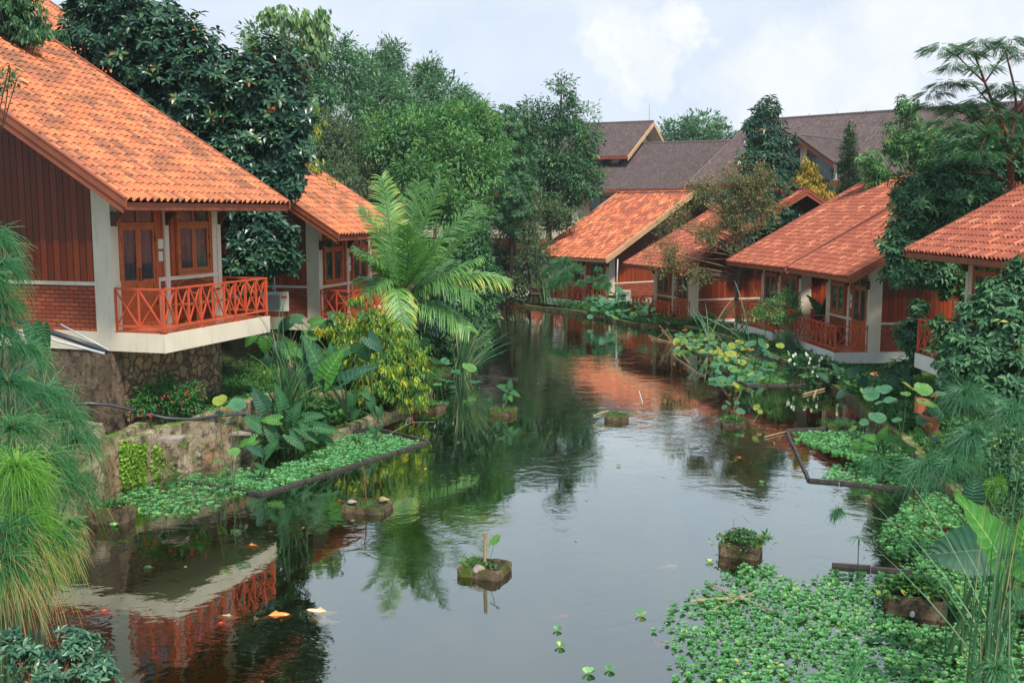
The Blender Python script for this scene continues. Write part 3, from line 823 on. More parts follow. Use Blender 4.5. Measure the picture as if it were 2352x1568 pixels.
CO = [  # name, label, C0, head, floor, s, door_near, roof, kw
    ('L1', 'large orange tiled cottage closest on the left, perched on a rubble stone base', (-6.86, 20.5), 17.5, 2.925, 1, True, 'roof_l', {}),
    ('L2', 'orange roofed cottage on the left bank half hidden behind the coconut palm', (-4.83, 31.9), 17, 2.06, 1, False, 'roof_l', dict(yf=3.35)),
    ('L3', 'orange roof rising just behind the palm-side cottage on the left bank', (-4.97, 36.7), 17, 2.06, 1, True, 'roof_l', dict(yf=3.4, detail=False)),
    ('R2a', 'weathered red roofed cottage on the right with a bench and thick white corner column', (10.88, 35.0), -4.5, .63, -1, True, 'roof_r', dict(yf=4.8)),
    ('R2b', 'weathered red roofed cottage behind the small frangipani tree, joined to its right neighbour', (10.35, 41.3), -10, .60, -1, False, 'roof_r', dict(yf=5.0)),
    ('R1b', 'small red roofed cottage behind the bare twiggy tree on the right bank', (7.35, 49.0), -19, .25, -1, True, 'roof_r', dict(yf=5.0, he=2.3)),
    ('R1a', 'bright orange cottage with pale barge boards at the far end of the pond', (4.45, 57.3), -37, .45, -1, False, 'roof_m', dict(yf=5.4, he=2.2, fasc='fascia_l')),
    ('R3', 'red tiled cottage at the right edge behind the glossy rubber shrub', (10.5, 23.0), 0, 1.70, -1, True, 'roof_r', dict(yf=5.0)),
]
for (nm, lab, C0, hd, fl, s, dn, rf, kw) in CO:
    cottage('cottage', lab, C0, hd, fl, s, dn, rf, **kw)
# second row of houses higher up the slope on the left
cottage('cottage', 'orange roof showing at the top left corner above the dark magnolia leaves', (-15.6, 36.0), 17.5, 7.7, 1, True, 'roof_l', yf=7, yn=-4, detail=False)
# seats
bench('arched slatted wooden bench on the near left balcony below its window', lp((-6.86, 20.5), 17.5, 2.925, 1, -1.12, 2.75, .006), -R(17.5), 1.25)
stool('low slatted wooden table beside the arched bench on the near left balcony', lp((-6.86, 20.5), 17.5, 2.925, 1, -.72, 1.75, .006), -R(17.5))
bench('small wooden seat on the balcony of the cottage behind the palm', lp((-4.83, 31.9), 17, 2.06, 1, -1.12, 1.1, .006), -R(17), .9)
bench('wooden seat behind the railing of the right balcony with the thick white column', lp((10.88, 35), -4.5, .63, -1, -1.12, 2.75, .006), R(180 + 4.5), 1.0)
bench('wooden seat on the far balcony under the twiggy tree', lp((7.35, 49), -19, .25, -1, -1.12, 2.6, .006), R(180 + 19), 1.0)
bench('wooden seat on the balcony of the farthest orange cottage', lp((4.45, 57.3), -37, .45, -1, -1.12, 1.3, .006), R(180 + 37), 1.0)

def aircon(label, loc, rz):
    r = empty('aircon_unit', loc, rz, label, 'air conditioner')
    m = MB(); m.box((-.14, -.38, 0), (.14, .38, .56)); m.build('casing', M['acwhite'], r)
    m = MB()
    for i in range(9): m.box((.141, -.30, .06 + i * .05), (.155, .12, .075 + i * .05))
    for i in range(6): m.box((-.10 + i * .035, -.391, .08), (-.085 + i * .035, -.381, .46))
    m.build('grille', M['metal'], r)
    m = MB(); m.box((.141, .17, .38), (.148, .33, .46)); m.build('badge', M['rail'], r)
    m = MB(); m.box((-.12, -.33, -.12), (.2, -.29, 0)); m.box((-.12, .29, -.12), (.2, .33, 0)); m.build('bracket', M['metal'], r)
    return r
p = at(634, 714, 31.0); aircon('white air conditioner unit against the brick side wall behind the near left railing', p, -R(17.5 + 60))
p = at(1432, 690, 56.2); aircon('white air conditioner unit with red badge beside the farthest cottage wall', p, -R(100))

# ------------------------------------------------------------ dark roofed lodge buildings behind
def bframe(o, a):
    a = R(a); A = np.array((math.cos(a), -math.sin(a), 0)); I = np.array((math.sin(a), math.cos(a), 0)); o = np.array((o[0], o[1], 0.))
    return lambda r, i, z: tuple(o + A * r + I * i + np.array((0, 0, z)))
def dark_roof(parent, fr, r0, r1, i0, z0, i1, z1, loc, rz):
    pass
def lodge_roof(root, r0, r1, i0, z0, i1, z1, ends=True, fc='fascia'):
    "local frame x=along, y=inward"
    m = MB()
    # reuse tile_slope by building then swapping axes
    for (ya, yb) in ((i0, i1), (2 * i1 - i0, i1)):
        mm = MB(); tile_slope(mm, -ya, z0, -yb, z1, r0, r1, 4)
        V = mm.v[0]; V2 = np.stack([V[:, 1], -V[:, 0], V[:, 2]], -1)
        m.add(V2, mm.f[0], uv=mm.uv[0])
    ro = m.build('roof', M['roof_d'], root)
    m = MB(); m.tube([(r0, i1, z1 + .04), (r1, i1, z1 + .04)], .13, 8); m.build('ridge_cap', M['roof_d'], ro)
    m = MB()
    for (ya, yb) in ((i0, i1), (2 * i1 - i0, i1)):
        m.prism([(r0 + .02, ya, z0 - .06), (r0 + .02, yb, z1 - .06), (r0 + .02, yb, z1 - .16), (r0 + .02, ya, z0 - .16)], (r1 - r0 - .04, 0, 0))
    m.build('soffit', M['cream'], root)
    m = MB(); m.box((r0, i0 - .06, z0 - .22), (r1, i0 - .01, z0 + .02)); m.build('eave_board', M['fascia'], root)
    if ends:
        for (rr, sg) in ((r0, -1), (r1, 1)):
            m = MB()
            for (ya, yb) in ((i0 - .1, i1), (2 * i1 - i0 + .1, i1)):
                m.prism([(rr, ya, z0 - .02), (rr, yb, z1 + .02), (rr, yb, z1 - .32), (rr, ya, z0 - .36)], (sg * .06, 0, 0))
            m.build('barge_board', M['fascia_l'], root)
    return ro
a1 = 25
root = empty('lodge_building', (7.72, 80.83, 0), -R(a1), 'long two storey lodge with dark grey tiled roof and raised attic behind the far cottage', 'building')
lodge_roof(root, -34, 10.5, 0, 7.1, 8, 11.0)
lodge_roof(root, -22, 0.0, 3.5, 9.8, 10.1, 12.95)
m = MB(); m.box((-21, 4.4, 7.6), (-1.2, 15, 9.85)); m.prism([(-1.25, 4.4, 9.8), (-1.25, 15.8, 9.8), (-1.25, 10.1, 12.6)], (.05, 0, 0)); m.build('attic_wall', M['white'], root)
for i in range(6):
    m = MB(); m.box((-4.2 - i * 3.2, 4.3, 8.95), (-1.7 - i * 3.2, 4.45, 9.65)); wf = m.build('window_frame', M['fascia'], root)
    m = MB(); m.box((-4.1 - i * 3.2, 4.26, 9.03), (-1.8 - i * 3.2, 4.31, 9.6)); m.build('pane', M['glass'], wf)
m = MB(); m.box((-33.5, 2.0, 0), (9.9, 15.5, 7.2)); m.build('wall', M['cream'], root)
for i in range(11):
    xx = -33 + i * 4.2
    m = MB(); m.box((xx, .6, 0), (xx + .55, 1.15, 7.0)); m.build('column', M['cream'], root)
for i in range(10):
    xx = -32 + i * 4.2
    for (z0, z1) in ((4.0, 6.6), (.6, 3.0)):
        m = MB(); m.box((xx, 1.9, z0), (xx + 2.9, 2.01, z1)); wf = m.build('window_frame', M['fascia'], root)
        m = MB()
        for q in range(3): m.box((xx + .1 + q * .95, 1.86, z0 + .1), (xx + .95 + q * .95, 1.91, z1 - .1))
        m.build('pane', M['glass'], wf)
m = MB(); m.box((-33.5, .3, 3.3), (9.9, 2.0, 3.62)); m.box((-33.5, .3, 3.62), (9.9, .42, 3.9)); m.build('gallery_floor', M['cream'], root)
m = MB()
for z in (4.15, 4.55): m.box((-33.5, .33, z), (9.9, .39, z + .07))
for i in range(60): m.box((-33.4 + i * .73, .34, 3.9), (-33.36 + i * .73, .38, 4.6))
m.build('gallery_rail', M['white'], root)
m = MB(); m.box((-14.5, .24, 2.35), (-2.5, .29, 3.3)); m.build('red_banner', M['rail'], root)
m = MB(); m.box((-.42, 10.1, 13.1), (-.40, 10.12, 14.4)); m.build('lightning_rod', M['metal'], root)
# right lodge
root = empty('lodge_building', (20.9, 79.5, 0), -R(44), 'wide dark tiled lodge roof with two gabled dormers behind the right hand trees', 'building')
lodge_roof(root, -3.5, 26, -8.5, 7.3, 0, 12.3)
m = MB(); m.box((-3, -7.6, 0), (25.5, 7, 7.4)); m.build('wall', M['white'], root)
def dormer(root, r, i_front, zpk, half, drop, back, wall_z):
    m = MB()
    for sg in (-1, 1):
        mm = MB(); tile_slope(mm, -sg * 0, 0, 0, 1, 0, 1, 2) if False else None
        tm = MB(); tile_slope(tm, half, zpk - drop, 0, zpk, 0, back - i_front, 4)
        V = tm.v[0]; V2 = np.stack([r + sg * V[:, 0], i_front + V[:, 1], V[:, 2]], -1)
        m.add(V2, tm.f[0] if sg < 0 else tm.f[0][:, ::-1], uv=tm.uv[0])
    d = m.build('dormer_roof', M['roof_d'], root)
    m = MB(); m.tube([(r, i_front - .05, zpk + .04), (r, back, zpk + .04)], .12, 8)
    for sg in (-1, 1): m.tube([(r, i_front, zpk + .05), (r + sg * half, i_front, zpk - drop + .05)], .10, 7)
    m.build('ridge_cap', M['roof_d'], d)
    m = MB()
    for sg in (-1, 1):
        m.prism([(r, i_front, zpk - .1), (r + sg * half, i_front, zpk - drop - .1), (r + sg * half, i_front, zpk - drop - .35), (r, i_front, zpk - .35)], (0, .06, 0))
    m.build('barge_board', M['fascia'], d)
    m = MB()
    hw = half * .86; zz = zpk - .35 - drop * .0
    m.prism([(r - hw, i_front + 1.0, wall_z), (r + hw, i_front + 1.0, wall_z), (r + hw, i_front + 1.0, zpk - drop * .9 - .2), (r, i_front + 1.0, zpk - .25), (r - hw, i_front + 1.0, zpk - drop * .9 - .2)], (0, .15, 0))
    m.build('gable_wall', M['white'], d)
    for sg in (-1, 1):
        m = MB(); m.prism([(r + sg * .25, i_front + .96, wall_z + .5), (r + sg * (hw - .15), i_front + .96, wall_z + .5), (r + sg * (hw - .15), i_front + .96, zpk - drop * .85 - .4), (r + sg * .25, i_front + .96, zpk - .75)], (0, .03, 0))
        m.build('pane', M['glass'], d)
dormer(root, 5.6, -9.3, 10.3, 2.7, 1.85, -2.5, 6.6)
dormer(root, 19.5, -9.0, 11.6, 3.6, 2.6, -1.5, 6.0)
m = MB()
for i in range(13): m.box((-3 + i * 2.2, 0, 12.3), (-2.98 + i * 2.2, .02, 12.62))
m.build('roof_spikes', M['metal'], root)
# ------------------------------------------------------------ trees and shrubs
def curve3(a, b, c, n=6):
    t = np.linspace(0, 1, n)[:, None]
    return (1 - t) ** 2 * a + 2 * t * (1 - t) * b + t ** 2 * c
def limbs(mb, base, targets, r0, fork=.35, top=None, seg=6, wig=.06):
    "tapered trunk from base to top, limbs from it to the targets"
    base = np.array(base, float); top = np.array(top, float)
    n = 8; ts = np.linspace(0, 1, n)
    H = np.linalg.norm(top - base)
    tr = [base + (top - base) * t + np.array((math.sin(t * 5 + base[0]), math.cos(t * 4 + base[1]), 0)) * wig * H * t * (1 - t) * 2 for t in ts]
    rad = [r0 * (1.25 if t == 0 else 1) * (1 - .8 * t) for t in ts]
    mb.tube(tr, rad, 8)
    tr = np.array(tr)
    for q in targets:
        q = np.array(q, float)
        hz = (q[2] - base[2]) / max(top[2] - base[2], .1)
        t = float(np.clip(fork + (hz - .35) * .6 + rs.rand() * .1 - .05, fork * .6, .93))
        i = t * (n - 1); a = tr[int(i)] + (tr[min(int(i) + 1, n - 1)] - tr[int(i)]) * (i % 1)
        mid = (a + q) / 2 + np.array((0, 0, .12 * np.linalg.norm(q - a))) * (1 if rs.rand() < .6 else -.6) + rs.randn(3) * .05 * np.linalg.norm(q - a)
        r = r0 * (1 - .8 * t) * .55
        mb.tube(curve3(a, mid, q, 6), np.linspace(r, max(r * .22, .008), 6), 5, False)
def ell(specs, depth=None):
    "list of (u,v,ru,rv,y[,rdepth]) -> centres & radii"
    out = []
    for e in specs:
        u, v, ru, rv, y = e[:5]
        c = at(u, v, y); k = y / FPX
        out.append((c, np.array((ru * k, (e[5] if len(e) > 5 else .75 * min(ru, rv) * k), rv * k))))
    return out
def sample_crown(E_, spacing, shell=.55):
    P = []; N = []
    for c, r in E_:
        area = 4 * math.pi * ((r[0] * r[1]) ** 1.6 + (r[0] * r[2]) ** 1.6 + (r[1] * r[2]) ** 1.6) ** (1 / 1.6) / 3 ** (1 / 1.6)
        n = max(8, int(area / spacing ** 2 * 1.6))
        d = rdir(n)
        rad = 1 - shell * rs.rand(n) ** 1.6 + rs.randn(n) * .05
        # lumpy outline
        ph = rs.rand(6) * 6.28
        lump = 1 + .13 * np.sin(d[:, 0] * 5 + ph[0]) * np.sin(d[:, 1] * 4 + ph[1]) + .12 * np.sin(d[:, 2] * 7 + ph[2] + d[:, 0] * 3)
        P.append(c + d * r * (rad * lump)[:, None]); N.append(nrm(d / r))
    return np.vstack(P), np.vstack(N)
def tree(name, label, cat, crowns, base, mat, bark='bark', leaf=(.2, .09), spacing=.5, per=14, clr=None, tmpl=T_F, mode='spray', r0=.15, shell=.55, droop=.2, top=None, ntw=16, group=None, gap=0.0, wig=.06, elev=.5):
    E_ = ell(crowns); base = np.array(base, float)
    root = empty(name, base, 0, label, cat, group)
    P, N = sample_crown(E_, spacing, shell)
    if gap > 0:
        h = np.sin(P[:, 0] * 1.9 / spacing * .45 + base[0]) * np.sin(P[:, 2] * 2.1 / spacing * .45 + base[1]) + .5 * np.sin(P[:, 1] * 2.5 + P[:, 0])
        keep = h > np.quantile(h, gap); P, N = P[keep], N[keep]
    n = len(P); mb = MB(); clr = clr or spacing * .55
    if mode == 'spray':
        off = rs.randn(n, per, 3) * clr * .55
        LP = (P[:, None] + off).reshape(-1, 3)
        D = nrm(N[:, None] * .7 + nrm(off) * .8 + rs.randn(n, per, 3) * .35 + np.array((0, 0, -droop))).reshape(-1, 3)
        NN = nrm(rs.randn(n * per, 3) * .45 + np.array((0, 0, 1.)) + np.repeat(N, per, 0) * .4)
        rnd = np.clip(np.repeat(rs.rand(n) * .6, per) + rs.rand(n * per) * .4, 0, 1)
    elif mode == 'rosette':
        A = nrm(N * .7 + np.array((0, 0, .55)) + rs.randn(n, 3) * .3)
        t1 = nrm(np.cross(A, rdir(n))); t2 = np.cross(A, t1)
        ang = (np.arange(per) * 2.399)[None, :] + rs.rand(n, 1) * 6
        el = elev * (np.arange(per) / per)[None, :] * 1.6 - .15
        rad_ = t1[:, None] * np.cos(ang)[..., None] + t2[:, None] * np.sin(ang)[..., None]
        D = (rad_ * np.cos(el)[..., None] + A[:, None] * np.sin(el)[..., None]).reshape(-1, 3) + np.array((0, 0, -droop * .6))
        NN = (A[:, None] + rad_ * -.2).reshape(-1, 3)
        LP = np.repeat(P, per, 0) + D * leaf[0] * .08
        rnd = np.clip(np.repeat(rs.rand(n) * .45, per) + rs.rand(n * per) * .55, 0, 1)
    elif mode == 'hang':
        off = rs.randn(n, per, 3) * clr * .5 * np.array((1, 1, .5))
        LP = (P[:, None] + off).reshape(-1, 3)
        D = nrm(np.array((0, 0, -1.)) + rs.randn(n * per, 3) * .28 + np.repeat(N, per, 0) * .25)
        NN = nrm(np.repeat(N, per, 0) + rs.randn(n * per, 3) * .5)
        rnd = np.clip(np.repeat(rs.rand(n) * .6, per) + rs.rand(n * per) * .4, 0, 1)
    sz = (.7 + .6 * rs.rand(len(LP)))
    leaves(mb, LP, D, NN, leaf[0] * sz, leaf[1] * sz, tmpl, rnd)
    mb.build('crown', M[mat], root, origin=base)
    mb = MB()
    if top is None: top = max((c for c, r in E_), key=lambda c: c[2])
    idx = rs.choice(n, min(ntw, n), replace=False)
    tg = P[idx] - N[idx] * spacing * .3
    limbs(mb, base, tg, r0, top=top, wig=wig)
    mb.build('trunk', M[bark], root, smooth=True, origin=base)
    return root
def foot(u, y, v=None):
    x = (u - 1176) / FPX * y
    return (x, y, gz(x, y) - .05)

# big dark magnolia between the two left cottages
tree('magnolia_tree', 'big dark magnolia tree with glossy leaf rosettes behind the near left roof', 'tree',
     [(610, 230, 105, 120, 29.5), (430, 190, 130, 135, 29.6), (310, 90, 140, 120, 29.8), (225, 30, 75, 70, 30), (560, 370, 125, 100, 29.3), (650, 340, 72, 110, 29.2),
      (600, 540, 75, 60, 28.0), (565, 620, 55, 60, 27.7), (640, 590, 48, 35, 27.8), (560, 480, 60, 55, 28.2), (480, 300, 90, 90, 29.8), (340, 200, 80, 70, 30), (590, 440, 80, 50, 28.8)],
     (-8.0, 28.8, 1.4), 'lf_dark', 'barkd', leaf=(.24, .095), spacing=.235, per=9, mode='rosette', tmpl=T_L, r0=.22, shell=.75, droop=.1, top=at(430, 150, 29.6), ntw=40)
tree('leafy_tree', 'green leafy tree hanging in at the top left corner over the ridge', 'tree',
     [(15, 20, 82, 66, 25), (75, 76, 42, 18, 24.8), (118, 84, 42, 20, 28), (70, 60, 60, 22, 27)], (-13.5, 25.5, 3.0), 'lf_mid', 'barkd', leaf=(.17, .06), spacing=.2, per=12, mode='hang', shell=.7, top=at(10, 0, 25), r0=.12)
tree('leafy_tree', 'thin leafy twig reaching over the near left roof from the picture edge', 'tree',
     [(10, 150, 28, 12, 14), (28, 182, 18, 10, 14), (0, 200, 14, 10, 14)], (-8.2, 14, .9), 'lf_mid', 'barkd', leaf=(.085, .03), spacing=.13, per=4, tmpl=T_L, top=at(-25, 175, 14), r0=.03, clr=.06, ntw=5)

# backdrop of tall trees on the left hill
HG = 'tall trees on the hill behind the left cottages'
tree('teak_tree', 'tallest tree on the hill, with drooping pale leaves standing clear against the sky', 'tree',
     [(617, 32, 14, 30, 62), (655, 40, 22, 28, 62), (700, 55, 22, 40, 63), (742, 50, 18, 35, 63), (720, 105, 35, 30, 63), (575, 95, 14, 22, 60)], foot(690, 63), 'lf_teak', 'bark', leaf=(.50, .22), spacing=.5, per=6, mode='hang', group=HG, shell=.8, r0=.2, ntw=20, top=at(665, 70, 62))
tree('forest_tree', 'wide dusky green tree below the drooping pale leaves on the hill', 'tree',
     [(640, 150, 95, 95, 66), (760, 160, 90, 85, 68), (690, 240, 80, 80, 64)], foot(690, 66), 'lf_haze', 'bark', leaf=(.34, .13), spacing=.62, per=16, group=HG, droop=.5)
tree('forest_tree', 'dark rounded tree at the middle of the hilltop line', 'tree',
     [(850, 190, 80, 80, 78), (900, 250, 80, 80, 76), (830, 280, 80, 60, 74)], foot(850, 78), 'lf_haze', 'bark', leaf=(.36, .13), spacing=.7, per=16, group=HG, droop=.3)
tree('bamboo_tree', 'feathery tree with thin upright top on the hill skyline', 'tree',
     [(905, 125, 22, 28, 80), (880, 160, 45, 35, 80), (980, 180, 22, 28, 82), (1000, 165, 12, 18, 82)], foot(900, 80), 'lf_haze', 'bark', leaf=(.5, .09), spacing=.5, per=14, group=HG, tmpl=T_R, droop=.2)
tree('forest_tree', 'dark green tree sloping down to the right end of the hill', 'tree',
     [(960, 215, 75, 65, 82), (1020, 240, 70, 70, 80), (1075, 260, 45, 50, 78), (1000, 310, 70, 60, 76)], foot(1000, 80), 'lf_haze', 'bark', leaf=(.38, .13), spacing=.7, per=16, group=HG, droop=.4)
tree('willowy_tree', 'grey green narrow leaved tree above the palm and left roof', 'tree',
     [(800, 350, 85, 80, 52), (770, 420, 60, 50, 48), (860, 400, 75, 60, 50), (740, 330, 45, 70, 52)], foot(800, 52), 'lf_olive', 'bark', leaf=(.26, .05), spacing=.38, per=18, group=HG, tmpl=T_R, droop=.7, shell=.7)
tree('yellowish_tree', 'yellow green slender tree at the right edge of the dark magnolia', 'tree',
     [(715, 270, 25, 45, 44), (705, 340, 22, 50, 42), (712, 400, 25, 45, 40), (740, 430, 35, 25, 39)], foot(710, 42), 'lf_yellow', 'bark', leaf=(.20, .06), spacing=.42, per=10, mode='hang')
tree('broadleaf_tree', 'bright green broadleaf tree with yellow tips in the middle behind the palm', 'tree',
     [(920, 330, 95, 75, 50), (1010, 300, 90, 65, 52), (1080, 290, 70, 60, 54), (960, 420, 75, 60, 47), (1060, 390, 95, 80, 50), (1110, 350, 60, 90, 54), (1050, 480, 75, 50, 48)], foot(1010, 52), 'lf_bright', 'bark', leaf=(.26, .085), spacing=.40, per=16, droop=.5, shell=.7, gap=.06, r0=.25, ntw=30)
tree('dark_leaved_tree', 'dark narrow tree squeezed between the bright tree and the tall pond tree', 'tree',
     [(1160, 270, 26, 32, 60), (1165, 330, 55, 60, 60), (1180, 400, 60, 60, 58), (1170, 470, 60, 60, 56)], foot(1165, 60), 'lf_mid', 'barkd', leaf=(.24, .08), spacing=.42, per=15, mode='rosette', shell=.7)
tree('tall_pond_tree', 'tall open crowned tree before the dark lodge roof at the far pond end', 'tree',
     [(1290, 210, 32, 35, 66), (1300, 270, 70, 45, 66), (1220, 260, 40, 30, 66), (1345, 320, 38, 60, 65), (1240, 330, 70, 60, 66), (1290, 390, 80, 60, 65), (1340, 410, 45, 50, 64), (1225, 410, 60, 50, 65), (1290, 460, 50, 30, 64), (1200, 300, 30, 40, 66)],
     foot(1258, 66), 'lf_mid', 'bark', leaf=(.27, .09), spacing=.44, per=13, droop=.5, shell=.75, gap=.1, r0=.24, top=at(1290, 200, 66), ntw=40)
tree('grey_leaved_tree', 'greyish thin leaved tree low before the lodge gallery', 'tree',
     [(1190, 520, 60, 60, 61), (1230, 590, 50, 50, 60), (1150, 600, 50, 60, 62), (1290, 500, 40, 30, 62), (1180, 650, 45, 30, 60), (1225, 470, 50, 30, 62)], foot(1205, 61), 'lf_olive', 'barkd', leaf=(.24, .06), spacing=.38, per=16, tmpl=T_R, shell=.8, droop=.4)
tree('dark_bush', 'dark bush closing the far left end of the pond', 'bush', [(1110, 640, 60, 50, 64), (1160, 690, 35, 22, 66), (1080, 560, 60, 60, 60)], foot(1110, 64), 'lf_dark', 'barkd', leaf=(.26, .09), spacing=.42, per=14)
tree('round_far_tree', 'rounded distant tree above the right end of the lodge ridge', 'tree',
     [(1560, 308, 45, 28, 118), (1610, 295, 50, 32, 120), (1655, 315, 30, 22, 118), (1590, 330, 70, 22, 118)], (21, 118, 2), 'lf_haze', 'bark', leaf=(.5, .22), spacing=.8, per=16, shell=.3, clr=.5)
tree('round_far_tree', 'distant tree crown peeping over the wide lodge roof beside the tall dark tree', 'tree',
     [(1690, 335, 22, 18, 118)], (25, 118, 2), 'lf_haze', 'bark', leaf=(.5, .12), spacing=.8, per=12, shell=.4)

# bush behind the palm, leaning over the water
tree('pondside_bush', 'dense dark green bush leaning over the water behind the coconut palm', 'bush',
     [(1075, 560, 52, 45, 36.5), (1085, 630, 58, 60, 36), (1095, 700, 48, 60, 35.5), (1030, 620, 45, 60, 36), (1020, 720, 50, 60, 35.5), (1060, 770, 62, 42, 35), (1000, 780, 45, 40, 35)], (-2.6, 36.5, .2), 'lf_mid', 'barkd', leaf=(.19, .07), spacing=.24, per=12, shell=.5, droop=.6)
tree('pondside_bush', 'low dark bush below the palm fronds at the left bank', 'bush',
     [(985, 700, 50, 70, 33.5), (940, 740, 60, 50, 32)], (-3.2, 33.2, .8), 'lf_dark', 'barkd', leaf=(.2, .07), spacing=.26, per=12, shell=.6, droop=.4)
# yellow green bush with hanging leaves
tree('weeping_leaf_bush', 'yellow green bush with hanging oval leaves below the coconut palm', 'bush',
     [(830, 735, 55, 32, 27.8), (900, 760, 62, 38, 27.8), (770, 765, 40, 22, 27.4), (850, 800, 90, 45, 27.2), (930, 830, 55, 55, 27.2), (880, 870, 80, 55, 26.8), (940, 900, 45, 38, 26.8), (820, 690, 14, 18, 28), (850, 910, 40, 25, 26.6), (780, 830, 50, 40, 27)],
     (-3.3, 27.6, .3), 'lf_yellow', 'barkr', leaf=(.17, .06), spacing=.215, per=10, mode='hang', tmpl=T_F, shell=.55, clr=.17, r0=.16, top=at(900, 760, 27.8), ntw=46, gap=.2)

# right hand side
tree('twiggy_tree', 'sparse brownish tree with bare grey branches over the weathered roofs on the right', 'tree',
     [(1560, 520, 60, 50, 46.5), (1530, 590, 45, 40, 46), (1610, 450, 55, 50, 46.8), (1700, 430, 75, 55, 47), (1760, 470, 45, 50, 47), (1640, 540, 60, 45, 46.5), (1580, 630, 50, 30, 46), (1690, 500, 60, 40, 46.8), (1730, 410, 60, 35, 47)],
     foot(1706, 46.6), 'lf_brown', 'bark', leaf=(.13, .045), spacing=.28, per=12, shell=.95, r0=.13, top=at(1690, 470, 46.8), ntw=75, gap=.3, clr=.18, wig=.12)
tree('ashoka_tree', 'dark pointed tree with drooping leaf clusters beside the wide lodge roof', 'tree',
     [(1762, 258, 30, 38, 60), (1765, 320, 52, 45, 60), (1775, 380, 60, 45, 59), (1720, 370, 30, 30, 59), (1800, 400, 40, 40, 59), (1740, 290, 30, 25, 60)],
     foot(1770, 60), 'lf_dark', 'barkd', leaf=(.42, .12), spacing=.40, per=9, mode='rosette', shell=.7, droop=.8, top=at(1762, 230, 60))
tree('dark_bush', 'dark leafy bush under the twiggy tree between the weathered roofs', 'bush',
     [(1760, 510, 65, 50, 50), (1715, 560, 50, 50, 50), (1795, 460, 45, 55, 51), (1700, 470, 50, 45, 50.5)], foot(1750, 50), 'lf_dark', 'barkd', leaf=(.26, .08), spacing=.34, per=10, mode='rosette', droop=.4)
tree('golden_tree', 'golden orange tree with hanging leaves above the right cottage roofs', 'tree',
     [(1857, 388, 22, 28, 53), (1852, 425, 38, 34, 53), (1848, 470, 55, 38, 52.5), (1810, 490, 28, 35, 52.5), (1890, 465, 30, 35, 52.5)],
     foot(1850, 53), 'lf_gold', 'barkr', leaf=(.26, .08), spacing=.29, per=11, mode='hang', shell=.5, top=at(1857, 365, 53))
for i, (u, v0, v1, hw, y, lab) in enumerate([(1952, 292, 470, 34, 58, 'tall slender cypress in front of the lodge dormer'), (1902, 430, 500, 34, 55, 'squat bushy conifer at the foot of the cypress'), (1990, 380, 470, 24, 57, 'small round conifer right of the cypress')]):
    cr = []
    for k in range(9):
        f = (k + .5) / 9
        cr.append((u + rs.randn() * 2, v0 + (v1 - v0) * f, 3 + hw * f ** .85, (v1 - v0) / 15, y))
    tree('conifer_tree', lab, 'conifer', cr, foot(u, y), 'lf_conif', 'barkd', leaf=(.20, .05), spacing=.22, per=12, tmpl=T_R, shell=.5, droop=-.4, clr=.16, r0=.1, top=at(u, v0 + 5, y))
tree('schefflera_tree', 'tree with drooping finger like leaves in front of the wide lodge roof', 'tree',
     [(2082, 248, 26, 30, 46), (2080, 300, 50, 42, 46), (2060, 345, 45, 30, 46), (2115, 345, 50, 35, 46), (2150, 315, 32, 30, 46), (2005, 375, 35, 35, 45.5), (2020, 410, 35, 22, 45.5), (2130, 380, 45, 25, 46)],
     foot(2092, 46), 'lf_bright', 'bark', leaf=(.27, .07), spacing=.31, per=9, mode='rosette', shell=.75, droop=1.0, top=at(2082, 240, 46), r0=.12, ntw=26, gap=.08)
tree('big_leaved_tree', 'large green leafy tree between the two nearest right cottages', 'tree',
     [(2130, 430, 80, 55, 31.5), (2110, 500, 62, 55, 31.4), (2210, 400, 90, 50, 32), (2300, 380, 80, 60, 32.5), (2230, 460, 80, 50, 31), (2060, 560, 40, 45, 31.2), (2090, 620, 60, 40, 31), (2150, 630, 55, 40, 31), (2190, 655, 40, 30, 31), (2250, 340, 60, 35, 33)],
     (13.6, 32, .7), 'lf_mid', 'barkd', leaf=(.22, .075), spacing=.25, per=9, mode='rosette', tmpl=T_L, shell=.7, droop=.35, r0=.2, top=at(2250, 400, 31.8), ntw=40)
tree('broadleaf_tree', 'fuller green tree filling the gap behind the feathery tree at the right', 'tree',
     [(2180, 345, 60, 40, 41), (2260, 320, 70, 40, 41), (2330, 330, 50, 50, 41), (2240, 370, 80, 35, 40)], foot(2250, 41), 'lf_mid', 'bark', leaf=(.24, .08), spacing=.32, per=13, shell=.7, droop=.5, gap=.12)
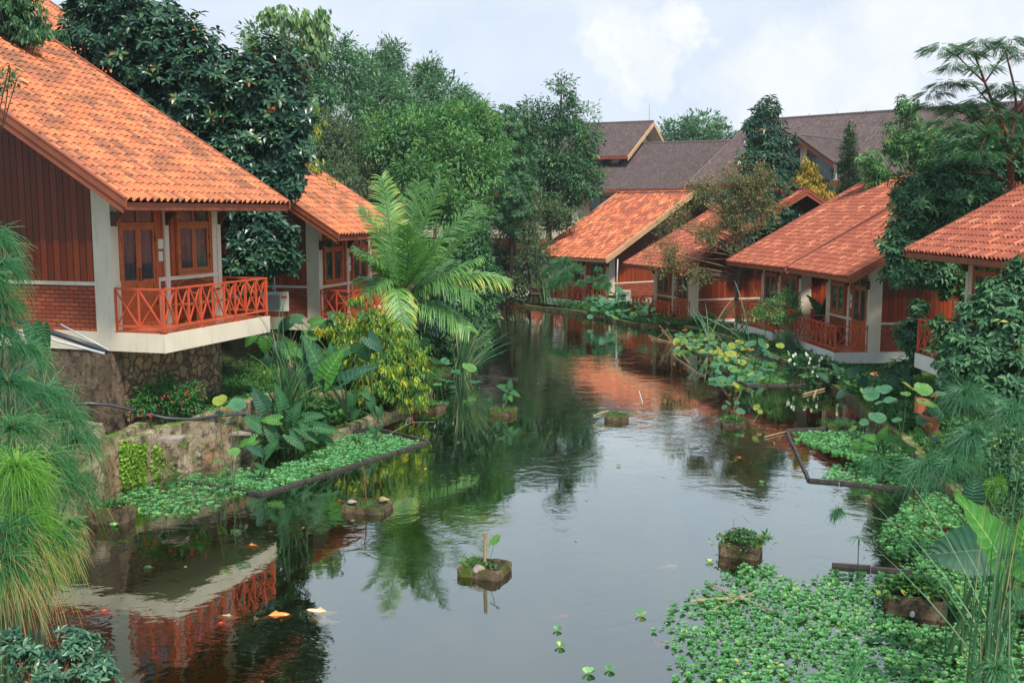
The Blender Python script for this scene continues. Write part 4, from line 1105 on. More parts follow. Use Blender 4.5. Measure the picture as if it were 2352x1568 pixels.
# tall feathery acacia like tree
def feather_tree():
    y = 30.
    base = at(2318, 432, y + 1); base[2] = .6; base[0] = (2320 - 1176) / FPX * 31
    root = empty('feathery_tree', base, 0, 'tall airy tree with layered feathery foliage at the right edge against the sky', 'tree')
    CL_ = [(2165, 108, 42, 16), (2215, 120, 35, 18), (2250, 95, 30, 14), (2290, 110, 40, 16), (2320, 90, 25, 12), (2340, 125, 25, 16), (2190, 150, 25, 12), (2140, 210, 30, 10), (2175, 190, 30, 13), (2215, 185, 22, 10), (2260, 150, 25, 12),
           (2150, 240, 40, 16), (2200, 250, 35, 20), (2250, 235, 40, 22), (2300, 200, 30, 20), (2335, 210, 30, 22), (2280, 260, 40, 20), (2330, 270, 30, 20), (2225, 290, 45, 18), (2170, 275, 30, 14), (2300, 310, 45, 20), (2200, 330, 40, 16), (2340, 330, 30, 24), (2250, 350, 45, 16)]
    mb = MB(); tw = MB(); tg = []
    for (u, v, a, b) in CL_:
        c = at(u, v, y + rs.randn() * .5); k = y / FPX; tg.append(c)
        n = int(16 + a * b / 9)
        for j in range(n):
            th = rs.rand() * 6.28; q = math.sqrt(rs.rand())
            s_ = c + np.array((math.cos(th) * a * k * q, math.sin(th) * a * k * q * .8, b * k * (1 - q * q) * .9 * rs.rand() - .1 * rs.rand()))
            d = nrm(np.array((math.cos(th), math.sin(th) * .8, -.25 + rs.randn() * .2)))
            L = .28 + .12 * rs.rand(); m_ = 12
            t = np.linspace(.1, 1, m_)[:, None]
            ax = s_ + d * L * t + np.array((0, 0, -.22 * L)) * t * t
            sd_ = nrm(np.cross(d, (0, 0, 1)))
            P = np.vstack([ax, ax]); D = np.vstack([np.tile(sd_ + d * .6 + np.array((0, 0, -.3)), (m_, 1)), np.tile(-sd_ + d * .6 + np.array((0, 0, -.3)), (m_, 1))])
            lw = np.tile(.085 * np.sin(np.linspace(.35, 2.9, m_)), 2)
            leaves(mb, P, D, np.tile((0, 0, 1.), (2 * m_, 1)) + rs.randn(2 * m_, 3) * .1, lw, max(.024, 0), T_R, np.full(2 * m_, rs.rand() * .6) + rs.rand(2 * m_) * .25)
    mb.build('crown', M['lf_mid'], root, origin=base)
    fork = at(2315, 345, y + .6)
    tw.tube([base, at(2322, 430, y + .9), at(2322, 400, y + .8), fork], [.13, .10, .095, .085], 8)
    for (pts, r) in [([(2315, 345), (2310, 300), (2285, 250), (2262, 190), (2240, 130)], .06), ([(2315, 345), (2325, 300), (2335, 250), (2330, 200), (2310, 120)], .055), ([(2315, 345), (2290, 310), (2250, 275), (2200, 255), (2160, 245)], .045), ([(2318, 380), (2345, 340), (2352, 300), (2350, 220)], .045),
                     ([(2262, 190), (2240, 170), (2200, 130), (2165, 112)], .028), ([(2262, 190), (2290, 150), (2325, 95)], .028), ([(2285, 250), (2240, 200), (2180, 190)], .025), ([(2320, 420), (2280, 400), (2230, 395)], .03), ([(2310, 300), (2270, 310), (2225, 295)], .028), ([(2262, 190), (2250, 160), (2215, 122)], .022)]:
        pp = [at(u, v, y + .2 * j * 0 + .4) for j, (u, v) in enumerate(pts)]
        tw.tube(pp, np.linspace(r, r * .45, len(pp)), 6)
    for c in tg:
        tw.tube(curve3(at(2290, 260, y + .4), (at(2290, 260, y) + c) / 2 + rs.randn(3) * .2, c, 5), np.linspace(.018, .008, 5), 4, False) if c[2] < 8 else None
    tw.build('trunk', M['barkr'], root, smooth=True, origin=base)
feather_tree()
tree('glossy_shrub', 'large glossy green shrub in front of the right edge cottage balcony', 'shrub',
     [(2300, 690, 60, 55, 19.6), (2255, 740, 60, 60, 19.6), (2320, 780, 60, 70, 19.3), (2250, 830, 75, 60, 19.2), (2330, 870, 50, 60, 18.8), (2190, 800, 42, 60, 19.6), (2210, 860, 50, 40, 19.3), (2340, 640, 35, 45, 19.6), (2160, 745, 25, 14, 19.8), (2280, 910, 60, 30, 18.6)],
     (9.6, 19.3, .9), 'lf_mid', 'barkd', leaf=(.16, .062), spacing=.17, per=8, mode='rosette', tmpl=T_L, shell=.5, droop=.5, r0=.06, ntw=30)
tree('glossy_shrub', 'young leafy sapling against the brick side wall between the right cottages', 'shrub',
     [(2108, 705, 22, 18, 29.8), (2085, 765, 32, 32, 29.6), (2115, 800, 30, 40, 29.5), (2110, 745, 20, 30, 29.6), (2075, 840, 40, 18, 29.3)], foot(2105, 29.6), 'lf_mid', 'barkd', leaf=(.2, .08), spacing=.22, per=8, mode='rosette', tmpl=T_L, droop=.5, r0=.03)
tree('frangipani_shrub', 'small open frangipani like tree in front of the joined right cottages', 'shrub',
     [(1775, 700, 38, 18, 38.8), (1745, 725, 28, 16, 38.6), (1800, 680, 30, 16, 39), (1820, 700, 25, 20, 38.8), (1790, 735, 40, 18, 38.4), (1830, 730, 18, 14, 38.6)], foot(1790, 38.6), 'lf_bright', 'bark', leaf=(.2, .042), spacing=.30, per=8, mode='rosette', tmpl=T_F, shell=.95, droop=.1, r0=.06, top=at(1788, 720, 38.6), ntw=26, elev=.7)
tree('leafy_shrub', 'fine leaved shrub filling the bottom left corner above the water', 'shrub',
     [(70, 1500, 90, 38, 6.6), (180, 1490, 85, 42, 6.6), (120, 1560, 130, 45, 6.4), (30, 1460, 45, 24, 6.7), (230, 1545, 48, 40, 6.5), (165, 1455, 30, 18, 6.7), (60, 1600, 130, 60, 6.2)],
     (-3.2, 6.3, .3), 'lf_shrub', 'barkr', leaf=(.058, .021), spacing=.088, per=7, mode='rosette', tmpl=T_L, shell=.95, droop=.15, r0=.03, top=at(110, 1520, 6.5), ntw=70, elev=.6, gap=.1)
tree('leafy_shrub', 'dark shrub with yellow tipped twigs along the right edge of the bank', 'shrub',
     [(2320, 1010, 45, 30, 13), (2300, 1060, 50, 25, 12.6), (2340, 1110, 35, 45, 12), (2280, 1020, 30, 20, 13)], (7.2, 13.2, .7), 'lf_mid', 'barkd', leaf=(.07, .03), spacing=.12, per=8, tmpl=T_L, shell=.8, r0=.02)
tree('flowering_shrub', 'impatiens shrub at the foot of the stone wall, dotted with red flowers', 'shrub',
     [(405, 918, 48, 30, 21.4), (345, 905, 28, 24, 21.2), (440, 905, 28, 22, 21.5), (385, 880, 14, 26, 21.6), (325, 935, 22, 18, 21)], (-6.9, 21.5, .95), 'herb', 'stem', leaf=(.11, .04), spacing=.14, per=9, tmpl=T_F, r0=.015)
mb = MB()
for _ in range(13):
    u, v = rs.normal(400, 32), rs.normal(915, 14); c = at(u, v, 20.95)
    leaves(mb, np.tile(c, (5, 1)), np.array([(math.cos(a), -.3, math.sin(a)) for a in np.arange(5) * 1.256]), np.tile((0, -1., 0), (5, 1)), .024, .024, T_W)
for _ in range(6):
    u, v = rs.choice([328, 340, 318, 350]), rs.choice([945, 952, 940]); c = at(u + rs.randn() * 4, v + rs.randn() * 3, 20.6)
    leaves(mb, np.tile(c, (5, 1)), np.array([(math.cos(a), -.3, math.sin(a)) for a in np.arange(5) * 1.256]), np.tile((0, -1., 0), (5, 1)), .024, .024, T_W)
o = mb.build('blossoms', M['red'], bpy.data.objects['flowering_shrub']); o.location = -bpy.data.objects['flowering_shrub'].location

# ------------------------------------------------------------ coconut palm
def palm():
    y = 29.4; base = np.array((-3.25, y, .35))
    root = empty('coconut_palm', base, 0, 'coconut palm with arching yellow tipped fronds on the left bank', 'palm tree')
    mb = MB()
    hub = at(918, 690, y)
    mb.tube([base, base + (hub - base) * .4 + np.array((.05, 0, 0)), hub], [.17, .13, .09], 10)
    mb.tube([base + np.array((-.25, .1, 0)), at(898, 700, y)], [.07, .04], 7)
    mb.build('trunk', M['bark'], root, smooth=True, origin=base)
    FR = [((905, 560), (876, 405), 0, .5), ((890, 540), (826, 478), -.3, .4), ((955, 540), (1012, 412), .3, .5), ((940, 520), (962, 420), .8, .4), ((985, 560), (1095, 470), .2, .5), ((1030, 590), (1112, 480), -.2, .3),
          ((880, 610), (815, 570), -.5, .6), ((870, 640), (820, 640), .4, .6), ((1000, 640), (1108, 590), -.6, .8), ((1040, 600), (1172, 645), -.3, .9), ((880, 600), (845, 590), -1.2, .8),
          ((950, 600), (930, 520), -1.4, .4), ((900, 610), (930, 760), -1.6, 1.0), ((1000, 680), (1080, 760), -1.0, .9), ((960, 620), (1000, 560), -1.3, .5), ((900, 590), (840, 680), -1.1, .9), ((1010, 600), (1090, 690), -.9, .9), ((925, 570), (900, 470), 1.0, .4), ((990, 640), (1040, 600), 1.3, .6)]
    for i, (m_, t_, dep, sag) in enumerate(FR):
        a = hub + rs.randn(3) * .04; b = at(m_[0], m_[1], y + dep * .6); c = at(t_[0], t_[1], y + dep)
        n = 78; C = curve3(a, b, c, 26)
        fr_ = MB(); fr_.tube(C[::3], np.linspace(.028, .006, len(C[::3])), 5, False)
        rach = fr_.build('frond_stalk', M['stem'], root, origin=base)
        t = np.linspace(.16, .99, n); idx = t * 25; i0 = idx.astype(int).clip(0, 24); f = (idx - i0)[:, None]
        P = C[i0] * (1 - f) + C[i0 + 1] * f; D = nrm(C[i0 + 1] - C[i0])
        Ls = (.58 + .22 * rs.rand(n)) * (np.sin(np.pi * (t * .82 + .12)) ** .6) * (np.linalg.norm(c - hub) / 3.2) ** .5 + .08
        lf = MB(); dry = rs.rand() * .25 + (.16 if i in (9, 12, 15, 8, 0) else 0)
        # plane of the frond: leaflets leave the stalk sideways and hang
        sd_ = nrm(np.cross(D, np.array((0, 0, 1.)) + .25 * np.array((0, -1., 0))))
        for sg in (-1, 1):
            D0 = nrm(sd_ * sg * .9 + D * .62 + np.array((0, 0, .18)) + rs.randn(n, 3) * .13)
            k = 5; tt = np.linspace(0, 1, k)[None, :, None]
            Cc = P[:, None] + D0[:, None] * Ls[:, None, None] * tt + np.array((0, 0, -1.)) * (sag * .62 * Ls)[:, None, None] * tt ** 2.2
            Wd = .032 * np.array([.55, 1, .9, .6, .06])[None] * np.ones((n, 1))
            rr = np.clip(dry + rs.rand(n)[:, None] * .25 + np.repeat(np.linspace(0, .52, k)[None] ** 1.6, n, 0) * (1.25 if dry > .3 else .8), 0, 1)
            ribbons(lf, Cc, Wd, nrm(np.cross(D0, D) * sg + rs.randn(n, 3) * .15), np.repeat(rr, 2, axis=1))
        lf.build('leaflets', M['palm'], rach, origin=base) if False else lf.build('frond', M['palm'], root, origin=base)
    mb = MB()
    for k in range(5): mb.tube([hub + np.array((0, 0, -.1)), hub + rs.randn(3) * .15 + np.array((0, 0, .25))], [.05, .02], 6)
    mb.build('crownshaft', M['stem'], root, origin=base)
palm()

# ------------------------------------------------------------ papyrus
def umbel(c, Rr, nr, axis=(0, 0, 1), droop=1.0, up=.25, dense=1.0):
    axis = nrm(np.array(axis, float)); mb = MB()
    t1 = nrm(np.cross(axis, (.3, 1, .1))); t2 = np.cross(axis, t1)
    ang = rs.rand(nr) * 6.283; el = rs.rand(nr) ** 1.2 * 1.3 - up
    D = (t1 * np.cos(ang)[:, None] + t2 * np.sin(ang)[:, None]) * np.cos(el)[:, None] + axis * np.sin(el)[:, None]
    k = 7; t = np.linspace(0, 1, k)[None, :, None]
    L = Rr * (.75 + .75 * rs.rand(nr))
    C = c + D[:, None] * L[:, None, None] * (t - .22 * t ** 2) + np.array((0, 0, -1.)) * (droop * L * (.12 + .95 * rs.rand(nr)))[:, None, None] * t ** 2
    C = C + rs.randn(nr, 1, 3) * (.16 * Rr) * t ** 1.5 + rs.randn(nr, 1, 3) * (.05 * Rr) * np.sin(t * 5)
    wd = max(.0052, Rr * .011)
    return C, np.array([.9, 1, 1, .9, .8, .65, .35])[None] * wd * np.ones((nr, 1))
def papyrus(name, label, heads, base, mat='papy', nr=260, droop=1.0, group=None, drytip=0., wmul=1.):
    "heads: (u,v,R px,y)"
    base = np.array(base, float)
    root = empty(name, base, 0, label, 'papyrus', group)
    st = MB()
    for h in heads:
        (u, v, rp, y) = h[:4]; mt = h[4] if len(h) > 4 else mat
        c = at(u, v, y); Rr = rp * y / FPX
        b = base + np.array(((c[0] - base[0]) * .25, (c[1] - base[1]) * .25, 0))
        mid = (b + c) / 2 + np.array((-(c[0] - b[0]) * .25, -(c[1] - b[1]) * .2, .25 * abs(c[2] - b[2])))
        pts = curve3(b, mid, c, 8)
        st.tube(pts, np.linspace(.014, .008, 8), 5, False)
        ax = nrm(pts[-1] - pts[-2]) * .6 + np.array((0, 0, .7))
        n = int(nr * .9 * (1 if rp > 50 else .7))
        C, Wd = umbel(c, Rr, n, ax, droop); Wd = Wd * wmul
        mb = MB(); k = C.shape[1]
        rr = rs.rand(n)[:, None] * .75 + drytip * np.linspace(0, 1, k)[None] ** 2.5
        ribbons(mb, C, Wd, nrm(np.cross(nrm(C[:, 3] - C[:, 0]), (0, 0, 1)) * .5 + np.array((0, -1, .4))), np.repeat(np.clip(rr, 0, 1), 2, axis=1))
        um = mb.build('umbel', M[mt], root, origin=base)
        mb = MB(); n2 = 16; leaves(mb, np.tile(c, (n2, 1)), rdir(n2) * np.array((1, 1, .5)) + ax * .6, np.tile((0, -1, .5), (n2, 1)), Rr * .16, Rr * .045, T_R)
        mb.build('umbel_core', M['papy_dry'], root, origin=base)
    st.build('stems', M['stem'], root, smooth=True, origin=base)
PG = 'papyrus clumps along the banks'
papyrus('papyrus_clump', 'papyrus heads hanging over the brick wall at the left edge', [(-15, 545, 78, 9.2, 'papyd'), (10, 610, 62, 9.0, 'papyd'), (-30, 640, 80, 8.8), (20, 700, 48, 9, 'papyd'), (-10, 760, 90, 8.9, 'papyd'), (60, 800, 60, 9.4, 'papyd')], (-5.2, 10, .6), nr=340, droop=1.1, group=PG, drytip=.35)
papyrus('papyrus_clump', 'tall papyrus thicket in the left foreground with straw coloured tips over the water', [(100, 905, 95, 9.2, 'papyd'), (20, 880, 95, 8.8, 'papyd'), (105, 1055, 105, 9.0), (30, 985, 110, 8.4), (180, 1010, 70, 9.4, 'papyd'), (150, 960, 80, 9.4, 'papyd'), (60, 1130, 110, 8.6), (170, 1110, 75, 9.2)], (-4.6, 9.2, .2), nr=300, droop=.95, group=PG, drytip=.3)
papyrus('papyrus_clump', 'bright green papyrus umbel low in the left foreground', [(38, 1072, 98, 7.9, 'papyb'), (52, 1188, 112, 7.9, 'papyb'), (-10, 1230, 110, 7.6), (110, 1230, 70, 8.2)], (-4.2, 7.6, 0), nr=460, droop=1.15, group=PG, drytip=.25)
papyrus('papyrus_clump', 'dry tipped papyrus skirt hanging to the water at the left edge', [(60, 1255, 95, 7.8), (0, 1290, 105, 7.5), (130, 1230, 62, 8.0), (165, 1200, 35, 8.1), (30, 1210, 90, 7.7)], (-4.0, 7.7, 0), nr=420, droop=1.6, group=PG, drytip=.95)
papyrus('papyrus_clump', 'three large papyrus heads below the glossy shrub on the right bank', [(2215, 905, 66, 15.5, 'papyd'), (2322, 950, 70, 15, 'papyd'), (2232, 1000, 62, 14.5, 'papyd'), (2205, 1040, 55, 14.8, 'papyd'), (2300, 1000, 50, 14.8, 'papyd')], (7.3, 15.6, .7), nr=620, droop=.75, group=PG)
papyrus('papyrus_clump', 'loose papyrus leaning over the floating lettuce frame on the right', [(2130, 1072, 80, 13.8, 'papyd'), (2012, 1058, 34, 14), (2190, 1060, 50, 13.6, 'papyd'), (2290, 1110, 40, 13, 'papyb'), (1925, 1175, 20, 12.5)], (6.9, 13.2, .5), nr=420, droop=.9, group=PG)
papyrus('papyrus_clump', 'small papyrus umbel in the bottom right corner', [(2286, 1535, 55, 7.5), (2320, 1275, 45, 9.5, 'papyd')], (3.9, 7.6, -.3), nr=220, droop=.7, group=PG)
papyrus('papyrus_clump', 'round headed papyrus before the farthest orange cottage', [(1258, 620, 16, 54), (1281, 606, 20, 54), (1296, 628, 24, 53.6), (1321, 615, 19, 54), (1294, 645, 24, 53.4), (1273, 640, 18, 53.6), (1334, 650, 14, 53.5), (1268, 655, 15, 53.5), (1300, 596, 14, 54)], (2.9, 54.2, .1), nr=520, droop=.55, group=PG, mat='papy', wmul=2.2)
papyrus('papyrus_clump', 'second tuft of round papyrus heads right beside the far balcony rail', [(1358, 640, 13, 53), (1385, 637, 14, 53), (1375, 655, 14, 52.8), (1395, 652, 12, 52.6), (1360, 690, 22, 52.4), (1390, 660, 14, 52.4), (1374, 618, 10, 53)], (4.3, 52.8, .1), nr=520, droop=.55, group=PG, mat='papy', wmul=2.2)

# ------------------------------------------------------------ reeds
def reeds(name, label, base, tips, mat='reed', n=60, w=.02, spread=.2, group=None, cat='reeds', fan=.25, bend=.15):
    base = np.array(base, float); root = MB()
    T = np.array([at(*t) for t in tips]); k = 8
    sel = rs.randint(0, len(T), n); B_ = base + rs.randn(n, 3) * np.array((spread, spread * .6, 0))
    E_ = T[sel] + rs.randn(n, 3) * fan; E_[:, 2] = base[2] + (E_[:, 2] - base[2]) * (.55 + .45 * rs.rand(n))
    mid = (B_ + E_) / 2 + np.stack([(B_ - E_)[:, 0] * bend, (B_ - E_)[:, 1] * bend, (E_ - B_)[:, 2] * bend], -1)
    t = np.linspace(0, 1, k)[None, :, None]
    C = (1 - t) ** 2 * B_[:, None] + 2 * t * (1 - t) * mid[:, None] + t ** 2 * E_[:, None]
    Wd = w * np.array([.7, .9, 1, 1, .95, .8, .5, .08])[None] * (.7 + .6 * rs.rand(n))[:, None]
    ribbons(root, C, Wd, nrm(np.array((0, -1., .1)) + rs.randn(n, 3) * .5))
    o = root.build(name, M[mat], origin=base)
    return tag(o, label, cat, group)
RG = 'reed clumps in the pond'
reeds('reed_clump', 'pale blue green reeds fanning out of the water beyond the palm', gnd(1060, 868), [(1075, 700, 32.8), (1100, 690, 33), (1125, 720, 33), (1150, 735, 33.2), (1060, 740, 32.6), (1140, 790, 33), (1055, 700, 33), (1090, 720, 33)], 'reedp', 95, .035, .16, RG)
reeds('reed_clump', 'dark upright reeds behind the framed water lettuce on the left', gnd(650, 1030) + np.array((0, .3, 0)), [(620, 880, 22.4), (650, 860, 22.4), (690, 850, 22.6), (710, 880, 22.4), (640, 800, 22.4), (600, 870, 22.3), (700, 780, 22.5)], 'reed', 90, .026, .16, RG)
reeds('reed_clump', 'slender reeds rising above the elephant ears beside the stone base', np.array((-5.2, 23.6, .9)), [(600, 700, 23.4), (640, 660, 23.6), (660, 690, 23.6), (700, 760, 23.6), (590, 740, 23.4), (740, 800, 23.6)], 'reed', 34, .02, .2, RG, bend=.22)
reeds('reed_clump', 'sparse green reeds in front of the right hand joined balcony', np.array((8.8, 41.5, .1)), [(1590, 690, 42), (1610, 670, 42), (1640, 700, 42), (1700, 660, 41), (1715, 650, 41), (1580, 720, 42), (1730, 690, 41)], 'reed', 26, .045, .9, RG)
reeds('reed_clump', 'grey green reeds at the left end of the farthest cottage', np.array((2.3, 60.5, .1)), [(1225, 570, 60), (1218, 600, 60), (1235, 600, 60), (1195, 610, 60), (1250, 620, 60)], 'reedp', 26, .06, .25, RG)
reeds('reed_clump', 'tall dark reed stems along the bottom right corner', np.array((4.35, 9.3, -.1)), [(2310, 1080, 9.2), (2330, 1000, 9.2), (2345, 1120, 9.2), (2280, 1200, 9.1), (2360, 1080, 9.2)], 'reed', 60, .014, .1, RG, fan=.06, bend=.05)
reeds('reed_clump', 'long dark sedge stems crossing before the big right elephant ear', np.array((5.1, 9.6, 0)), [(2020, 1010, 11.5), (2150, 1080, 11), (2080, 1100, 11), (2200, 1150, 10.5)], 'reed', 9, .016, .05, RG, fan=.08)
reeds('reed_clump', 'fine grassy reeds beside the frangipani like tree', np.array((10.3, 37.9, .15)), [(1800, 740, 38), (1790, 755, 38), (1815, 760, 38), (1805, 745, 38)], 'reed', 160, .016, .3, RG, fan=.12)
reeds('sedge_tuft', 'arching pale sedge blades at the bottom edge before the lettuce carpet', np.array((1.55, 9.6, .3)) + np.array((1.7, 0, 0)), [(1980, 1480, 9.4), (1900, 1530, 9.2), (2080, 1530, 9.3), (1850, 1560, 9.1), (2140, 1565, 9.2), (2010, 1450, 9.5)], 'lett2', 34, .022, .05, RG, cat='sedge', fan=.08, bend=.5)
for (u, v, y, r_, lab) in [(1972, 1235, 14.6, 34, 'small umbrella sedge star at the edge of the right lettuce'), (2180, 1290, 12, 40, 'umbrella sedge below the dark elephant ear'), (2235, 1330, 11.6, 36, 'umbrella sedge in the shade behind the right planter'), (1830, 1500, 11.8, 22, 'small sedge star among the lettuce at the bottom'), (340, 1300, 15.2, 14, 'lone floating sedge sprout in the dark left water')]:
    c = at(u, v, y); n = 16; a = np.arange(n) * 2 * math.pi / n + rs.rand(n) * .2; mb = MB()
    D = np.stack([np.cos(a), np.sin(a), .25 + .15 * rs.rand(n)], -1); t = np.linspace(0, 1, 6)[None, :, None]; L = r_ * y / FPX
    C = c + D[:, None] * L * t + np.array((0, 0, -.6 * L)) * t ** 2
    ribbons(mb, C, L * .075 * np.array([.5, 1, 1, .9, .6, .1])[None] * np.ones((n, 1)), np.tile((0, 0, 1.), (n, 1)))
    zb = 0 if v < 1400 else 0
    mb.tube([c, (c[0] + .03, c[1] + .05, min(c[2] - .05, -.02))], [.006, .009], 5)
    tag(mb.build('sedge', M['reed'], origin=c), lab, 'sedge')

# ------------------------------------------------------------ big leaved plants
def ear_leaf(tip_from, D, N, L, Wd, mb, wav=.03, lobe=.28):
    D = nrm(D); S_ = nrm(np.cross(D, N)); U = np.cross(S_, D); nu, nv = 15, 11
    u = np.linspace(0, 1, nu); v = np.linspace(-1, 1, nv)
    prof = np.sin(np.pi * np.clip(u, 0, 1) ** .62) ** .75 * (1 - .12 * u); prof[0] = .55; prof[-1] = 0.0
    prof = np.interp(u, [0, .1, .25, .45, .7, .88, 1], [.62, .9, 1, .93, .62, .27, 0])
    uu, vv = np.meshgrid(u, v, indexing='ij'); pf = prof[:, None] * np.ones((1, nv))
    al = uu - lobe * (1 - uu) ** 2 * np.abs(vv) ** 1.3
    hh = -.28 * uu ** 2 + .10 * np.abs(vv) ** 1.5 * pf + wav * np.sin(uu * 34 + vv * 2) * np.abs(vv) ** 2
    V = tip_from + D * (al * L)[..., None] + S_ * (vv * pf * Wd / 2)[..., None] + U * (hh * L)[..., None]
    i = (np.arange(nu - 1)[:, None] * nv + np.arange(nv - 1)[None]).ravel()
    mb.add(V.reshape(-1, 3), np.stack([i, i + 1, i + nv + 1, i + nv], -1), uv=np.stack([uu.ravel(), vv.ravel()], -1))
def taro(name, label, base, lv, mat='ear', group=None, stem='stem', cat='elephant ear'):
    "lv: (u,v,y, du,dv (pixel direction of leaf tip), width ratio[, tilt[, mat]])  leaf attaches at (u,v)"
    base = np.array(base, float); root = empty(name, base, 0, label, cat, group)
    st = MB()
    for l in lv:
        u, v, y, du, dv, wr = l[:6]; tilt = l[6] if len(l) > 6 else .35; mt = l[7] if len(l) > 7 else mat
        a = at(u, v, y); b = at(u + du, v + dv, y - .0)
        D = b - a; L = np.linalg.norm(D); D = D + np.array((0, -tilt * L * .6, 0))
        N = nrm(np.array((0, -.75, .75)) + np.array((D[2] * .3, 0, 0)) + rs.randn(3) * .12)
        m = MB(); ear_leaf(a, D, N, L * 1.05, L * wr, m); m.build('leaf', M[mt], root, smooth=True, origin=base)
        mid = (base + a) / 2 + np.array((0, 0, .15 * abs(a[2] - base[2])))
        st.tube(curve3(base + rs.randn(3) * (.06, .06, 0), mid, a, 6), np.linspace(.028, .013, 6) * min(1.2, L * 1.6 + .25), 6, False)
    st.build('stems', M[stem], root, smooth=True, origin=base)
    return root
EG = 'elephant ear plants round the pond'
taro('elephant_ear_plant', 'giant elephant ear with three upright ribbed leaves on the left bank', (-3.9, 24.9, .35),
     [(745, 870, 24.4, 38, -70, .62, .2, 'earb'), (815, 880, 24.2, 0, 0, 0)][:1] + [(742, 865, 24.6, -35, -95, .5, .1, 'ear'), (790, 875, 24.3, 70, -45, .45, .2, 'eard'), (722, 880, 24.8, -12, -110, .5, .2, 'eard'), (768, 850, 24.6, -5, -60, .7, .2, 'ear')], group=EG)
taro('elephant_ear_plant', 'elephant ear standing at the low wall of the palm cottage', (-4.9, 29.5, .9),
     [(780, 735, 29.3, -25, -22, 1.0, .3, 'ear'), (765, 745, 29.4, -40, 10, .9), (690, 735, 29.2, -35, -10, .9, .3, 'ear'), (665, 740, 29.0, -30, 20, .9, .3, 'eard'), (860, 745, 29.5, -20, -15, .9)], group=EG)
taro('elephant_ear_plant', 'elephant ear with round leaf in front of the yellow green bush', (-3.4, 25.6, .3),
     [(830, 790, 25.4, 12, 45, .95, -.2, 'ear'), (845, 775, 25.3, 35, 30, .8, .2, 'eard'), (800, 800, 25.5, -30, 20, .9)], group=EG)
taro('elephant_ear_plant', 'spreading heart leaved taro on the slope right of the stone base', (-5.6, 26.2, 1.1),
     [(585, 770, 26, -25, 22, 1.0), (610, 780, 25.8, 0, 35, .95, .3, 'earb'), (645, 785, 25.7, 22, 20, 1.0, .3, 'ear'), (660, 800, 25.6, 30, 28, .95, .3, 'earb'), (690, 800, 25.5, 20, 30, .9), (620, 820, 25.5, -15, 25, .9, .3, 'eard'), (700, 770, 26, 30, 5, .95, .3, 'earb'), (715, 745, 26, 30, -14, .9)], 'earb', EG)
taro('elephant_ear_plant', 'pair of large taro leaves beside the grey pipes at the left edge', (-6.6, 15.6, 1.2),
     [(78, 752, 15.5, 22, 62, .75, .2, 'ear'), (98, 750, 15.4, 8, 55, .7, .1, 'ear'), (95, 830, 15.2, -4, 34, .7, .2, 'eard'), (55, 850, 15.1, -5, 16, .9, .2, 'earb'), (60, 868, 15, 20, 4, .7, .2, 'lotusy')], group=EG)
taro('elephant_ear_plant', 'giant bright elephant ear leaf upright in the right foreground', (5.1, 10.6, .1),
     [(2310, 1315, 10.6, -72, -180, .62, .15, 'earb'), (2335, 1290, 10.8, 30, -110, .6, .2, 'earb'), (2330, 1380, 10.4, 60, -20, .8, .2, 'ear')], 'earb', EG)
taro('elephant_ear_plant', 'broad dark elephant ear leaf lying flat over the right planter box', (5.35, 11.9, .1),
     [(2262, 1262, 11.7, -128, 0, .95, .25, 'eard'), (2290, 1285, 11.8, 70, 18, .6, .3, 'eard'), (2230, 1150, 12.2, 10, -60, .9, .3, 'eard')], 'eard', EG)
taro('arrowhead_plant', 'broad leaved water plants at the foot of the dark reeds on the left', gnd(640, 1040) + np.array((.3, .3, 0)),
     [(600, 980, 22, -38, -30, .8), (585, 1010, 21.8, -40, 10, .7, .3, 'earb'), (620, 985, 22, 20, 45, .6), (665, 1000, 21.9, 38, 30, .6, .3, 'ear'), (690, 985, 22, 45, 25, .6), (700, 960, 22.2, 45, -12, .6), (650, 940, 22.3, -10, -60, .5), (720, 980, 22, 60, 5, .45), (640, 965, 22, -40, -5, .7, .3, 'earb'), (670, 965, 22.2, 20, -45, .6), (600, 1030, 21.7, -20, 25, .6), (610, 940, 22.4, -25, -50, .7, .2, 'eard'), (735, 1000, 22.1, 35, 15, .6)], 'ear', EG, cat='water plant')
taro('arrowhead_plant', 'two paddle leaves standing alone in the lettuce before the mossy wall', gnd(605, 1100),
     [(600, 1040, 20.3, -36, -20, .5, .2, 'eard'), (612, 1042, 20.3, 22, -34, .6, .2, 'ear'), (606, 1080, 20.2, -20, -22, .5)], 'ear', EG, cat='water plant')
taro('arrowhead_plant', 'small paddle leaved sprout inside the corner of the left frame', gnd(862, 1012),
     [(860, 990, 24.2, -14, -18, .6), (868, 988, 24.2, 12, -16, .6), (862, 1000, 24.1, 2, -14, .6)], 'ear', EG, cat='water plant')
taro('arrowhead_plant', 'light green water plants in the middle of the right lettuce frame', gnd(2020, 1045),
     [(2010, 1010, 21.6, -28, -12, .8, .3, 'earb'), (2025, 1005, 21.6, 10, -28, .8, .3, 'earb'), (2040, 1010, 21.5, 26, -12, .8, .3, 'earb'), (2000, 1025, 21.5, -35, 0, .7), (2060, 1015, 21.5, 30, 8, .8, .3, 'earb'), (1975, 1030, 21.4, -18, -20, .9, .3, 'earb'), (1995, 1040, 21.4, -20, -8, .9, .3, 'earb'), (2080, 1035, 21.4, 26, -8, .7)], 'earb', EG, cat='water plant')
